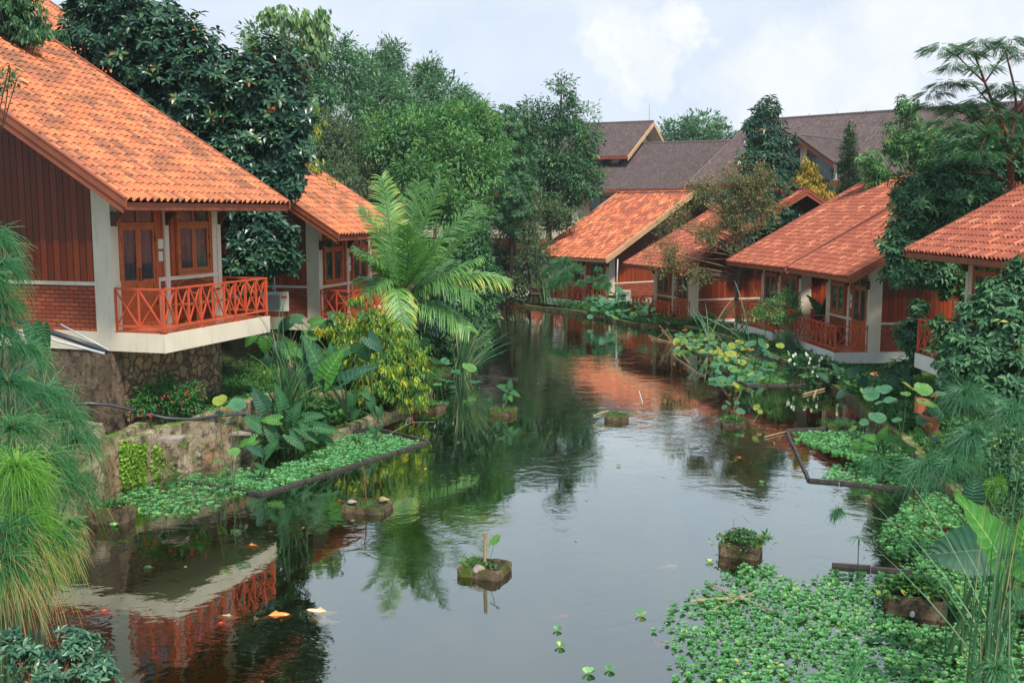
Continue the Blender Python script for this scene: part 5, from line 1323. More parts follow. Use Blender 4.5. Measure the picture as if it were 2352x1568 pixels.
taro('dark_taro', 'dark stemmed taro row in front of the balcony with the thick white column', (10.2, 28.8, .2),
     [(1900, 870, 29, -24, -16, .8, .3, 'eard'), (1925, 860, 29, -10, -28, .9, .3, 'eard'), (1950, 858, 28.6, 24, -14, .9, .3, 'eard'), (1975, 870, 28.2, 18, 26, .8, .3, 'eard'), (2000, 865, 28, 26, -12, .9, .3, 'eard'), (2040, 870, 27.6, 26, -8, .8, .3, 'eard'), (2060, 880, 27.4, 18, 22, .8, .3, 'eard'), (2090, 875, 27, -22, -22, .8, .3, 'eard'), (1940, 900, 28.4, -22, 12, .8, .3, 'eard'), (2010, 905, 27.8, 20, 18, .8, .3, 'eard')], 'eard', EG, 'stemd')
taro('heart_leaf_vine', 'heart leaved creeper on the bank right of the giant elephant ear', (-3.2, 25.3, .2),
     [(810, 905, 25.1, -2, 34, .8), (835, 900, 25, 20, 16, .9), (850, 915, 25, 6, 30, .8, .3, 'ear'), (820, 940, 24.7, -12, 26, .8), (870, 935, 25.2, 6, 26, .7)], 'ear', EG, cat='creeper')
taro('canna_plant', 'large ribbed leaf with a red flower head between the joined right cottages', (12.1, 41.3, .3),
     [(1885, 728, 40.6, -20, -52, .6, .1, 'ear'), (1895, 725, 40.6, 8, -44, .6, .1, 'eard')], 'ear', None, cat='canna')
mb = MB()
for (du, dv) in ((0, 0), (5, 3), (-8, -6), (-4, 4), (8, -2)):
    c = at(1872 + du, 664 + dv, 40.4); leaves(mb, np.tile(c, (8, 1)), rdir(8), rdir(8), .09, .07, T_W)
ca = bpy.data.objects['canna_plant']; o = mb.build('flower', M['red'], ca); o.location = -ca.location

def lotus_leaf(mb, c, r, N, cup=.12, wav=.07):
    N = nrm(np.array(N, float)); t1 = nrm(np.cross(N, (.2, 1, .3))); t2 = np.cross(N, t1); ns, nr_ = 18, 4
    a = np.arange(ns + 1) * 2 * math.pi / ns; ph = rs.rand() * 6; rr = np.array([.03, .35, .7, 1.0])
    A, Q = np.meshgrid(a, rr); wob = 1 + .04 * np.sin(3 * A + ph)
    h = cup * Q ** 2 + wav * np.sin(4 * A + ph) * Q ** 3 + wav * .6 * np.sin(7 * A + ph * 2) * Q ** 4
    V = c + (t1 * np.cos(A)[..., None] + t2 * np.sin(A)[..., None]) * (Q * wob * r)[..., None] + N * (h * r)[..., None]
    k = ns + 1; i = (np.arange(nr_ - 1)[:, None] * k + np.arange(ns)[None]).ravel()
    mb.add(V.reshape(-1, 3), np.stack([i, i + 1, i + k + 1, i + k], -1), uv=np.stack([(A / (2 * math.pi) * 2).ravel(), np.full(A.size, .5)], -1))
def lotus(label, lv, zb=0.0, group='lotus plants round the pond', pods=0):
    "lv: (u,v,r px,y[,mat]); leaf colour classes become separate leaf parts"
    b = at(lv[0][0], lv[0][1], lv[0][3]); b[2] = zb
    root = empty('lotus_plant', b, 0, label, 'lotus', group); st = MB(); by = {}
    for l in lv:
        u, v, r, y = l[:4]; mt = l[4] if len(l) > 4 else 'lotus'
        c = at(u, v, y); N = nrm(np.array((rs.randn() * .35, -.35 + rs.randn() * .3, .8)))
        m = by.setdefault(mt, MB()); lotus_leaf(m, c, r * y / FPX, N)
        f = np.array((c[0] + rs.randn() * .15, c[1] + rs.randn() * .15, zb - .05))
        st.tube(curve3(f, (f + c) / 2 + np.array((rs.randn() * .06, 0, 0)), c, 5), [.011, .010, .009, .008, .007], 5, False)
    for mt, m in by.items(): m.build('leaves', M[mt], root, smooth=True, origin=b)
    st.build('stems', M['stem'], root, smooth=True, origin=b)
    if pods:
        m = MB()
        for k in range(pods):
            l = lv[rs.randint(len(lv))]; c = at(l[0] + rs.randn() * 25, l[1] - 18 + rs.randn() * 15, l[3])
            leaves(m, np.tile(c, (9, 1)), rdir(9) * (1, 1, .4) + np.array((0, 0, .9)), rdir(9), .10, .06, T_W); st2 = None
            m.tube([c, (c[0], c[1] + .1, c[2] - .35)], [.005, .006], 4)
        m.build('buds', M['litter'], root, origin=b)
    return root
def scatter(n, u0, u1, v0, v1, r0, r1, y0, y1, mats=('lotus', 'lotus', 'lotusg', 'lotusy')):
    out_ = []
    for _ in range(n):
        f = rs.rand(); v = v0 + (v1 - v0) * f
        out_.append((u0 + (u1 - u0) * rs.rand(), v, r0 + (r1 - r0) * rs.rand(), y0 + (y1 - y0) * (1 - f) * 1 + 0, mats[rs.randint(len(mats))]))
    return out_
lotus('tall lotus clump in front of the farthest cottage column', scatter(26, 1365, 1440, 662, 715, 7, 13, 51, 52.5, ('lotus',)) + scatter(8, 1340, 1460, 700, 735, 5, 9, 50, 51, ('lotus', 'lotusg')))
lotus('few lotus leaves standing before the second farthest right balcony', scatter(10, 1460, 1515, 695, 725, 6, 10, 47.5, 48.5, ('lotus', 'lotusg')) + [(1412, 730, 10, 48.8, 'lotusg'), (1435, 728, 10, 48.8, 'lotus')])
lotus('low yellowing lotus bed in the framed corner below the twiggy tree', scatter(80, 1548, 1655, 765, 815, 5, 9, 39, 43, ('lotus', 'lotusg', 'lotusy', 'lotus')), pods=3)
lotus('dense lotus bed with yellow leaves in the middle of the right bank', scatter(110, 1636, 1795, 785, 875, 6, 11, 32.6, 37.5, ('lotus', 'lotus', 'lotusy', 'lotus', 'lotusg')) + [(1703, 795, 17, 36, 'lotusy'), (1725, 790, 15, 36, 'lotus'), (1750, 790, 15, 36), (1680, 815, 16, 35.5, 'lotusy')], pods=5)
lotus('large lotus leaves on tall stems beside the terracotta pots', [(2000, 905, 19, 24.5), (1985, 900, 12, 24.6, 'lotusg'), (2030, 895, 19, 24), (2045, 920, 16, 23.5), (2090, 890, 23, 23, 'lotusy'), (2120, 895, 22, 22.6, 'lotusg'), (2130, 930, 27, 21.5, 'lotusg'), (2150, 950, 19, 21.2), (2120, 965, 17, 21.2), (2015, 960, 21, 22.5), (2080, 905, 12, 23.6, 'lotusg'), (1985, 970, 11, 23), (1960, 985, 11, 23, 'lotusg'), (2060, 965, 12, 22.4), (2110, 990, 12, 21.2, 'lotusg'), (2150, 1010, 12, 20.4), (2020, 925, 12, 23.8), (2160, 905, 14, 22)], zb=.1, pods=4)
lotus('lotus leaves at the water edge right of the yellow green bush', [(955, 790, 20, 30), (975, 785, 14, 30, 'lotusg'), (985, 800, 16, 30, 'lotusg'), (965, 815, 16, 30), (1000, 830, 13, 29.6, 'lotusg'), (950, 830, 15, 29.8), (940, 810, 14, 30), (985, 840, 10, 29.6, 'lotusy')], zb=0., pods=3)
lotus('blue green lotus leaves around the foot of the pale reeds', [(1050, 855, 15, 32.4), (1078, 845, 18, 32.4, 'lotusg'), (1022, 830, 11, 32.6), (1092, 878, 14, 31.6), (1040, 890, 8, 31.3)], pods=0)
lotus('lotus leaves on stalks before the mossy planter wall', [(505, 920, 18, 19.9, 'lotusy'), (545, 930, 20, 20), (532, 965, 17, 19.9), (505, 950, 12, 20), (538, 1038, 15, 19.6, 'lotusg'), (512, 1085, 17, 18.9, 'lotusg'), (500, 1060, 10, 19.2, 'lotusg')], zb=0)

# peace lilies with white flowers
def lily(label, u0, u1, v0, v1, y, n, nf):
    b = at((u0 + u1) / 2, v1, y); b[2] = .1
    root = empty('peace_lily', b, 0, label, 'peace lily', 'peace lilies on the banks')
    P = np.array([at(u0 + (u1 - u0) * rs.rand(), v0 + (v1 - v0) * rs.rand(), y + rs.randn() * .3) for _ in range(n)])
    k = 7; LP = np.repeat(P, k, 0); D = nrm(rdir(n * k) * (1, 1, .3) + np.array((0, 0, .35)))
    mb = MB(); leaves(mb, LP, D, np.tile((0, 0, 1.), (n * k, 1)) - D * .3, .26, .085, T_L); mb.build('foliage', M['lf_mid'], root, origin=b)
    P = np.array([at(u0 + (u1 - u0) * rs.rand(), v0 - 4 + (v1 - v0) * .6 * rs.rand(), y - .4) for _ in range(nf)])
    mb = MB(); leaves(mb, P, np.tile((0, -.1, 1.), (nf, 1)) + rs.randn(nf, 3) * .15, np.tile((0, -1., 0), (nf, 1)), .13, .08, T_L)
    mb.build('flowers', M['whitefl'], root, origin=b)
lily('peace lilies with white flowers under the balcony with the thick column', 1812, 1905, 818, 870, 33.2, 70, 12)
lily('more peace lilies along the kerb below the near right balcony', 1850, 1935, 845, 900, 31.4, 40, 5)
lily('white flowered peace lilies at the far left end of the pond', 1165, 1215, 668, 700, 60, 50, 14)
# ------------------------------------------------------------ walls, kerbs, frames
M['soil'] = m_plain('wet_soil', (.05, .035, .02), .9, .5, 14, .6)
def hsh(V, k, a):
    V = np.asarray(V)
    return a * np.stack([np.sin(V[:, 1] * 9.1 * k + V[:, 2] * 7.3 * k) * np.cos(V[:, 0] * 8.3 * k), np.sin(V[:, 0] * 10.7 * k + 1) * np.cos(V[:, 2] * 6.1 * k + V[:, 1] * 5 * k), np.sin(V[:, 0] * 7.7 * k + V[:, 1] * 9.9 * k)], -1)
def rough_wall(name, p, q, th, z0, z1, mat, j=.02, res=.12, parent=None, mb=None, z1b=None):
    p = np.array(p[:2], float); q = np.array(q[:2], float); d = q - p; L = np.linalg.norm(d); d /= L; nv_ = np.array((-d[1], d[0]))
    n = max(2, int(L / res)); z1b = z1 if z1b is None else z1b
    sec = [(-.5, 0)]; m_ = max(1, int((max(z1, z1b) - z0) / res))
    sec = [(-.5, k / m_) for k in range(m_ + 1)] + [(-.2, 1.02), (.2, 1.02)] + [(.5, 1 - k / m_) for k in range(m_ + 1)]
    V = []
    for i in range(n + 1):
        c = p + d * L * i / n; zt = z1 + (z1b - z1) * i / n
        for (a, h) in sec: V.append((*(c + nv_ * a * th), z0 + (zt - z0) * h))
    V = np.array(V); V = V + hsh(V, .35, j * .8) + hsh(V, 2.3, j * .35)
    k = len(sec); F = [(i * k + s_, i * k + s_ + 1, (i + 1) * k + s_ + 1, (i + 1) * k + s_) for i in range(n) for s_ in range(k - 1)]
    m = mb or MB(); b = m.nv; m.add(V, F)
    m.f.append(np.array([[b + i for i in range(k)][::-1]])); m.f.append(np.array([[b + n * k + i for i in range(k)]]))
    if mb is None: return m.build(name, M[mat], parent, smooth=False, origin=(p[0], p[1], max(z0, 0)) if parent is None else None)
L1C, L1H = (-6.86, 20.5), 17.5
wl_ = lambda x, y: lp(L1C, L1H, 0, 1, x, y, 0)
# rubble base under the near left cottage
def stone_base():
    root = empty('retaining_wall', wl_(-1.4, 0), 0, 'rubble stone base wall carrying the large near left cottage', 'wall')
    o = rough_wall('stone_face', wl_(-1.5, .35), wl_(-1.5, 3.85), .5, .8, 2.545, 'stone', .035, .09, root); o.location = -root.location
    o = rough_wall('concrete_face', wl_(-1.26, .18), wl_(-9, .18), .3, .8, 2.545, 'conc', .008, .2, root); o.location = -root.location
stone_base()
a0, a1 = gnd(245, 1128), gnd(392, 1084); c1 = gnd(594, 1032)
tag(rough_wall('planter_wall', a0, a1, .30, -.2, .95, 'mossy', .03), 'mossy cascade wall stained white and green at the water below the left cottage', 'wall')
tag(rough_wall('planter_wall', a1 + (.05, .12, 0), c1, .28, -.2, .42, 'mossy', .03, z1b=.62), 'low front planter wall with flat spout stone, ending beside the reeds', 'wall')
b0 = gnd(352, 990, .95); b1 = gnd(545, 940, 1.1)
tag(rough_wall('planter_wall', b0, b1, .26, -.2, 1.0, 'mossy', .03, z1b=1.2), 'upper planter wall with rust coloured stain behind the low front wall', 'wall')
tag(rough_wall('planter_wall', b1, gnd(640, 905, 1.15), .22, -.2, 1.22, 'mossy', .02), 'thin planter wall running right toward the taro slope', 'wall')
tag(rough_wall('planter_wall', gnd(238, 1012, 1.0), gnd(352, 975, 1.0) + (.0, 1.2, 0), .25, -.2, 1.05, 'mossy', .02), 'short inner planter wall next to the papyrus thicket', 'wall')
tag(rough_wall('planter_wall', (-9.6, 19.4), gnd(238, 1012, 1.0), .25, -.2, 1.5, 'mossy', .02, z1b=1.3), 'brown stained planter wall disappearing behind the left papyrus', 'wall')
tag(rough_wall('planter_wall', (-7.4, 14.2), a0, .3, -.2, .75, 'mossy', .03), 'long planter wall along the left edge behind the hanging papyrus', 'wall')
tag(rough_wall('planter_wall', gnd(520, 792, 1.5) + (.3, 2, 0), gnd(670, 842, 1.2), .3, .6, 1.7, 'mossy', .03), 'old stepped garden wall under the far end of the near left balcony', 'wall')
tag(rough_wall('planter_wall', gnd(700, 900, .8), gnd(790, 890, .8), .3, .2, .75, 'mossy', .03), 'half hidden garden wall behind the giant elephant ear', 'wall')
# spout stones
for (u, v, z, lab) in [(400, 1004, .98, 'flat spout stone on the cascade wall'), (742, 1001, .6, '')][:1] + [(560, 992, .62, 'flat spout stone projecting from the low planter wall')]:
    c = gnd(u, v, z); m = MB(); m.box((c[0] - .22, c[1] - .35, z), (c[0] + .22, c[1] + .05, z + .04)); tag(m.build('spout_stone', M['cement'], origin=c), lab, 'stone')
# moss and wet cascade on the wall
def mosspatch(u0, u1, v0, v1, n, mb):
    for _ in range(n):
        f = rs.rand(); g_ = rs.rand(); u = u0 + (u1 - u0) * f; v = v0 + (v1 - v0) * g_
        t = np.clip((u - 245) / (392 - 245), 0, 1); y = a0[1] + (a1[1] - a0[1]) * t - .17
        c = at(u + rs.randn() * 2, v, y)
        leaves(mb, c[None] + rs.randn(5, 3) * .03, rdir(5) * (1, .6, 1) + np.array((0, -.3, -.7)), np.tile((0, -1., .3), (5, 1)), .07, .05, T_R, np.full(5, rs.rand()))
mb = MB(); mosspatch(278, 296, 1018, 1116, 220, mb); mosspatch(304, 330, 1016, 1112, 280, mb); mosspatch(345, 366, 1025, 1100, 120, mb); mosspatch(368, 394, 1045, 1094, 170, mb)
tag(mb.build('moss', M['moss']), 'bright green moss hanging down the cascade wall', 'moss', None, 'stuff')

mb = MB(); tq = [(0.25 + .04 * k) for k in range(4)]
pa = a0 + (a1 - a0) * .30; mb.box((pa[0] - .05, pa[1] - .19, -.05), (pa[0] + .10, pa[1] - .165, .93)); tag(mb.build('wet_streak', M['soil']), 'dark wet trickle between the moss on the cascade wall', 'trickle')
# kerbs
kr = RSH[6:17]
def polywall(name, pts, th, z0, z1, mat, label, cat, j=.015):
    mb = MB()
    for p, q in zip(pts[:-1], pts[1:]): rough_wall('', p, q, th, z0, z1, mat, j, .25, None, mb)
    return tag(mb.build(name, M[mat], origin=(pts[0][0], pts[0][1], 0)), label, cat)
polywall('pond_kerb', [(8.7, 46.0)] + RSH[7:12], .22, -.2, .17, 'mossbox', 'mossy kerb line along the right bank below the cottages', 'kerb')
polywall('pond_kerb', RSH[11:16], .24, -.2, .2, 'mossy', 'pale stone kerb of the near right bank beneath the papyrus', 'kerb')
polywall('pond_kerb', [gnd(1205, 706), gnd(1345, 722)], .35, -.2, .16, 'mossbox', 'brick edged kerb before the farthest cottage', 'kerb')
polywall('pond_kerb', [gnd(1343, 726), gnd(1470, 750), gnd(1534, 748)], .25, -.2, .14, 'mossbox', 'dark kerb of the lotus bed before the second farthest balcony', 'kerb')
polywall('pond_kerb', [gnd(760, 1010), gnd(850, 970), gnd(945, 940), gnd(985, 905)], .25, -.2, .16, 'mossy', 'stone kerb at the waterline below the yellow green bush', 'kerb')
def frame(label, px):
    mb = MB(); pts = [gnd(*p) for p in px]
    for a, b in zip(pts[:-1], pts[1:]):
        a = a + (0, 0, .025); b = b + (0, 0, .025)
        L = np.linalg.norm(b - a); n = max(1, int(L / .55)); d = (b - a) / n
        for i in range(n):
            p = a + d * i; q = a + d * (i + 1) - d * .02 / max(np.linalg.norm(d), .1)
            mb.beam(p + rs.randn(3) * .006, q + rs.randn(3) * .006, .055, .06)
    tag(mb.build('floating_frame', M['framew'], origin=pts[0]), label, 'floating frame', 'floating frames that hold the water plants')
M['framew'] = m_plain('weathered_batten', (.075, .065, .055), .8, .5, 7, .5)
frame('long floating frame round the water lettuce on the left', [(430, 1108), (600, 1138), (985, 1016), (862, 985), (775, 998)])
frame('floating frame open at its back holding the right lettuce', [(1935, 984), (1806, 990), (1858, 1104), (2150, 1130)])
frame('single floating batten behind the bottom right planter box', [(1910, 1300), (2095, 1316)])
frame('floating frame along the dense lotus bed', [(1634, 838), (1715, 886), (1905, 884)])
frame('floating frame at the corner of the low yellowing lotus bed', [(1568, 794), (1604, 815), (1660, 818)])
frame('far thin floating frame joining the lotus bed to the kerb', [(1790, 845), (1852, 850), (1905, 884)])
frame('submerged looking dark frame behind the pale reeds', [(985, 868), (1110, 866), (1190, 872)])

# ------------------------------------------------------------ planter boxes standing in the pond
import bmesh
def planter(label, u, v, w, d, h, yaw, group='planter boxes standing in the pond', brick=False):
    c = gnd(u, v); c = c + (0, d / 2, 0)
    root = empty('planter_box', c, R(yaw), label, 'planter box', group)
    bm = bmesh.new(); bmesh.ops.create_cube(bm, size=1)
    for q in bm.verts: q.co = Vector((q.co.x * w, q.co.y * d, (q.co.z + .5) * (h + .2) - .2))
    top = [f for f in bm.faces if f.normal.z > .9]
    r_ = bmesh.ops.inset_individual(bm, faces=top, thickness=.075)
    top = [f for f in bm.faces if f.normal.z > .9 and max(abs(v_.co.x) for v_ in f.verts) < w / 2 - .05]
    for f in top:
        for v_ in f.verts: pass
    ex = bmesh.ops.extrude_face_region(bm, geom=top)
    for e in ex['geom']:
        if isinstance(e, bmesh.types.BMVert): e.co.z -= .09
    bmesh.ops.delete(bm, geom=top, context='FACES')
    bmesh.ops.bevel(bm, geom=[e for e in bm.edges if e.calc_length() > .05], offset=.018, segments=2, affect='EDGES')
    bmesh.ops.subdivide_edges(bm, edges=[e for e in bm.edges if e.calc_length() > .12], cuts=5, use_grid_fill=True)
    co = np.array([v_.co[:] for v_ in bm.verts]); co2 = co + hsh(co + c[:1].repeat(3), 1.3, .010) + hsh(co, 4.1, .006)
    for v_, k in zip(bm.verts, co2): v_.co = Vector(k)
    me = bpy.data.meshes.new('box'); bm.to_mesh(me); bm.free()
    me.materials.append(M['mossbox']); o = bpy.data.objects.new('box', me); COL.objects.link(o); o.parent = root
    m = MB(); m.box((-w / 2 + .07, -d / 2 + .07, h - .1), (w / 2 - .07, d / 2 - .07, h - .045)); m.build('soil', M['soil'], root)
    return root, c
def mound(name, label, c, rx, ry, rz_, n, lf, mat, T=T_F, cat='plant', group=None, up=.5):
    mb = MB(); P = c + rs.randn(n, 3) * np.array((rx, ry, 0)) * .5; q = np.exp(-(((P - c)[:, 0] / rx) ** 2 + ((P - c)[:, 1] / ry) ** 2))
    P[:, 2] = c[2] + rz_ * q * (.4 + .6 * rs.rand(n))
    D = nrm(rdir(n) * (1, 1, .4) + np.array((0, 0, up)))
    leaves(mb, P, D, np.tile((0, 0, 1.), (n, 1)) + rs.randn(n, 3) * .3, lf[0] * (.7 + .6 * rs.rand(n)), lf[1], T)
    return tag(mb.build(name, M[mat], origin=c), label, cat, group)
def tuft(name, label, c, r, h, n, mat='grass', w=.008, cat='grass tuft', group=None):
    mb = MB(); B_ = c + rs.randn(n, 3) * np.array((r, r, 0)) * .5; D = nrm(rs.randn(n, 3) * (.6, .6, 0) + np.array((0, 0, 1.)))
    t = np.linspace(0, 1, 4)[None, :, None]; L = h * (.5 + .6 * rs.rand(n))
    C = B_[:, None] + D[:, None] * L[:, None, None] * t + (rs.randn(n, 1, 3) * (1, 1, 0) * h * .4 + np.array((0, 0, -.25 * h))) * t ** 2
    ribbons(mb, C, w * np.array([1, .9, .6, .1])[None] * np.ones((n, 1)), nrm(np.array((0, -1., .2)) + rs.randn(n, 3) * .6))
    return tag(mb.build(name, M[mat], origin=c), label, cat, group)
def up(c, z): return c + np.array((0, 0, z))
r1, c = planter('mossy planter box holding an upright bamboo stick in the middle of the pond', 1112, 1330, .66, .55, .14, -20)
tuft('grass_tuft', 'spiky grass in the corner of the middle planter box', up(c, .10) + (-.15, .05, 0), .16, .22, 130, w=.012)
mound('weed_tuft', 'soft weeds round the bamboo stick', up(c, .09) + (.0, -.05, 0), .22, .16, .08, 110, (.05, .03), 'herb')
m = MB(); m.tube([c + (0, 0, .1), c + (.015, 0, .62)], [.028, .026], 8); tag(m.build('bamboo_stick', M['straw'], origin=c), 'mottled bamboo stick standing upright in the middle planter box', 'stick')
m = MB(); lotus_leaf(m, c + np.array((.16, .0, .50)), .10, (-.5, -.4, .7)); m.tube([c + (.05, 0, .1), c + (.16, 0, .5)], [.005, .005], 4); tag(m.build('lotus_leaf', M['lotusg'], smooth=True, origin=c), 'single small lotus leaf leaning behind the bamboo stick', 'lotus leaf')
def stone(name, label, c, r, mat='cement'):
    bm = bmesh.new(); bmesh.ops.create_icosphere(bm, subdivisions=3, radius=1)
    co = np.array([v_.co[:] for v_ in bm.verts]); co = co * np.array((r[0], r[1], r[2])); co = co + hsh(co * 3 + c, 1.2, min(r) * .25)
    for v_, k in zip(bm.verts, co): v_.co = Vector(k)
    me = bpy.data.meshes.new(name); bm.to_mesh(me); bm.free(); me.materials.append(M[mat]); o = bpy.data.objects.new(name, me); COL.objects.link(o); o.location = c
    return tag(o, label, 'stone')
stone('stone', 'pale grey stone sitting by the bamboo stick', up(c, .13) + (-.08, -.2, 0), (.09, .07, .06))
r2, c = planter('planter box with a carved diamond emblem and bushy green weeds', 1709, 1282, .62, .54, .19, -20)
mound('weed_tuft', 'bushy mound of small leaved weeds in the emblem planter box', up(c, .16), .34, .27, .24, 650, (.055, .035), 'herb')
tuft('grass_tuft', 'fine grass at the rim of the emblem planter box', up(c, .18) + (.12, -.1, 0), .14, .16, 120)
m = MB(); m.tube([up(c, .3) + (-.1, 0, 0), up(c, .55) + (-.12, 0, 0), up(c, .62), up(c, .5) + (.12, 0, 0)], .006, 5); tag(m.build('dry_twig', M['straw'], origin=c), 'thin bent dry twig arching over the bushy planter', 'twig')
mound('weed_sprig', 'serrated weed sprig hanging off the right corner of the emblem planter', up(c, .18) + (.36, -.18, 0), .06, .06, .2, 26, (.12, .035), 'herb')
# emblem: HD in a diamond, cut into the front face
tcv = bpy.data.curves.new('emblem', 'FONT'); tcv.body = 'HD'; tcv.size = .085; tcv.extrude = .003; tcv.align_x = 'CENTER'; tcv.align_y = 'CENTER'
to = bpy.data.objects.new('emblem_tmp', tcv); COL.objects.link(to)
dg = bpy.context.evaluated_depsgraph_get(); me = bpy.data.meshes.new_from_object(to.evaluated_get(dg)); bpy.data.objects.remove(to)
me.name = 'emblem'; me.materials.append(M['soil']); eo = bpy.data.objects.new('emblem', me); COL.objects.link(eo); eo.parent = r2; eo.location = (.12, -.56 / 2 - .012, .15); eo.rotation_euler = (R(90), 0, 0)
m = MB()
for (a, b) in (((-.14, 0), (0, .062)), ((0, .062), (.14, 0)), ((.14, 0), (0, -.062)), ((0, -.062), (-.14, 0))): m.beam((.12 + a[0], -.56 / 2 - .014, .15 + a[1]), (.12 + b[0], -.56 / 2 - .014, .15 + b[1]), .008, .008)
m.build('emblem_border', M['soil'], r2)
r3, c = planter('big dark planter box surrounded by water lettuce near the bottom right', 2122, 1420, .78, .60, .26, -24)
mound('leafy_weed', 'dense mound of round leaved weeds in the dark corner planter', up(c, .24), .42, .30, .22, 620, (.085, .06), 'herb', T_L)
m = MB(); m.tube([(-.02, -.60 / 2 - .06, .06), (-.02, -.60 / 2 + .02, .06)], .032, 10); m.build('drain_pipe', M['pvcw'], r3)
r4, c = planter('low planter box with a thin bamboo stake and shells left of centre', 840, 1180, .78, .58, .13, -14)
tuft('grass_tuft', 'grass around the thin stake in the low planter box', up(c, .09) + (.02, -.02, 0), .22, .13, 170)
m = MB(); m.tube([c + (-.02, 0, .05), c + (-.07, .02, .80)], [.012, .009], 6); tag(m.build('bamboo_stick', M['barkr'], origin=c), 'thin brown bamboo stake standing in the low left planter box', 'stick')
stone('stone', 'brown knobbly stone on the right rim of the low planter box', up(c, .16) + (.28, .08, 0), (.10, .06, .05), 'straw')
stone('stone', 'reddish pebble pile on the left rim of the low planter box', up(c, .15) + (-.28, -.02, 0), (.09, .08, .035), 'cement')
r5, c = planter('planter box close to the bank beneath the yellow green bush', 985, 945, .74, .6, .13, -25)
mound('weed_tuft', 'trailing weeds covering the planter box near the left bank', up(c, .12), .36, .3, .12, 300, (.07, .045), 'herb')
r6, c = planter('square planter box with a small taro in front of the pale reeds', 1157, 955, .62, .56, .16, -14)
tuft('grass_tuft', 'short grass topping the taro planter box', up(c, .13), .4, .09, 420)
taro('taro_plant', 'small taro with arrow leaves growing from the far left pond planter', up(c, .12), [(1165, 895, 27.6, -22, -14, .8, .3, 'ear'), (1168, 892, 27.6, 6, -22, .8, .3, 'ear'), (1172, 900, 27.6, 24, 6, .7), (1163, 908, 27.4, -10, 12, .8), (1170, 910, 27.4, 8, 12, .8, .3, 'earb')], 'ear', None, cat='taro')
r7, c = planter('grass topped planter box in the roof reflection in mid pond', 1419, 968, .58, .54, .15, -12)
tuft('grass_tuft', 'short lawn like grass topping the mid pond planter box', up(c, .12), .42, .10, 520)
m = MB(); m.tube([c + (-.62, -.12, .12), c + (-.2, 0, .24)], [.022, .016], 7); tag(m.build('bamboo_stick', M['straw'], origin=c), 'bamboo pole lying against the left side of the grass topped planter', 'stick')
r8, c = planter('planter box holding a small lotus with curled yellow leaves', 1688, 980, .58, .52, .12, -8)
lotus('small lotus with two curled yellow leaves in the far right pond planter', [(1672, 925, 8, 26.2), (1700, 945, 12, 26.2), (1692, 925, 7, 26.2), (1690, 885, 10, 26.2, 'lotusy'), (1738, 935, 9, 26.2, 'lotusy'), (1745, 945, 7, 26.2, 'lotusy'), (1664, 935, 7, 26.1)], zb=.1, group=None)
mound('weed_tuft', 'weeds and pebbles around the small planted lotus', up(c, .10), .34, .3, .12, 330, (.06, .04), 'herb')
r9, c = planter('planter box with wiry grass beside the right floating frame', 1936, 990, .62, .52, .13, -6)
tuft('grass_tuft', 'wiry grass on the planter box beside the right floating frame', up(c, .10), .42, .20, 380, mat='herb')
r10, c = planter('crumbling brick planter box half buried in papyrus on the left', 245, 1204, .62, .5, .28, -12)
mound('weed_tuft', 'dry grass and creeping weeds on the crumbling left planter', up(c, .25), .32, .25, .10, 240, (.07, .03), 'herb')

# ------------------------------------------------------------ water lettuce
def inpoly(x, y, poly):
    A = np.array(poly); B = np.roll(A, -1, 0); x = x[:, None]; y = y[:, None]
    c = ((A[:, 1] > y) != (B[:, 1] > y)) & (x < (B[:, 0] - A[:, 0]) * (y - A[:, 1]) / (B[:, 1] - A[:, 1] + 1e-12) + A[:, 0])
    return c.sum(-1) % 2 == 1
def lettuce(label, px, sp_, size, mat='lett', dens=1., z=0., edge=.35, avoid=()):
    poly = np.array([gnd(*p, z)[:2] for p in px]); lo, hi = poly.min(0), poly.max(0)
    gx, gy = np.meshgrid(np.arange(lo[0], hi[0], sp_), np.arange(lo[1], hi[1], sp_)); P = np.stack([gx.ravel(), gy.ravel()], -1)
    P = P + rs.rand(*P.shape) * sp_ * .9
    P = P[inpoly(P[:, 0], P[:, 1], poly)]
    dd = -pdist(P[:, 0], P[:, 1], poly)
    h = np.sin(P[:, 0] * 3.1 + 1) * np.sin(P[:, 1] * 2.3) + .6 * np.sin(P[:, 0] * 7.9 + P[:, 1] * 6.1)
    keep = (rs.rand(len(P)) < dens * np.clip(.25 + dd / max(edge, .01), 0, 1)) & ((h > -1.05) | (rs.rand(len(P)) < .3))
    for (ax, ay, ar) in avoid: keep &= np.hypot(P[:, 0] - ax, P[:, 1] - ay) > ar
    P = P[keep]; n = len(P); k = 7; s_ = size * (.42 + 1.0 * rs.rand(n) ** 1.6)
    a = (np.arange(k) * 2.399)[None] + rs.rand(n, 1) * 6.3; el = (.0 + .07 * np.arange(k))[None] + rs.rand(n, k) * .3
    D = np.stack([np.cos(a) * np.cos(el), np.sin(a) * np.cos(el), np.sin(el)], -1).reshape(-1, 3)
    C = np.repeat(np.concatenate([P, np.full((n, 1), z + .008)], 1), k, 0)
    L = (s_[:, None] * (1 - .07 * np.arange(k))[None]).ravel()
    mb = MB(); rr = np.clip(np.repeat(rs.rand(n) * .45, k) + rs.rand(n * k) * .5 + (rs.rand(n * k) < .015) * .5, 0, 1)
    leaves(mb, C, D, np.tile((0, 0, 1.), (n * k, 1)), L, L * .95, T_W, rr)
    o = mb.build('water_lettuce', M[mat]); return tag(o, label, 'water lettuce', None, 'stuff')
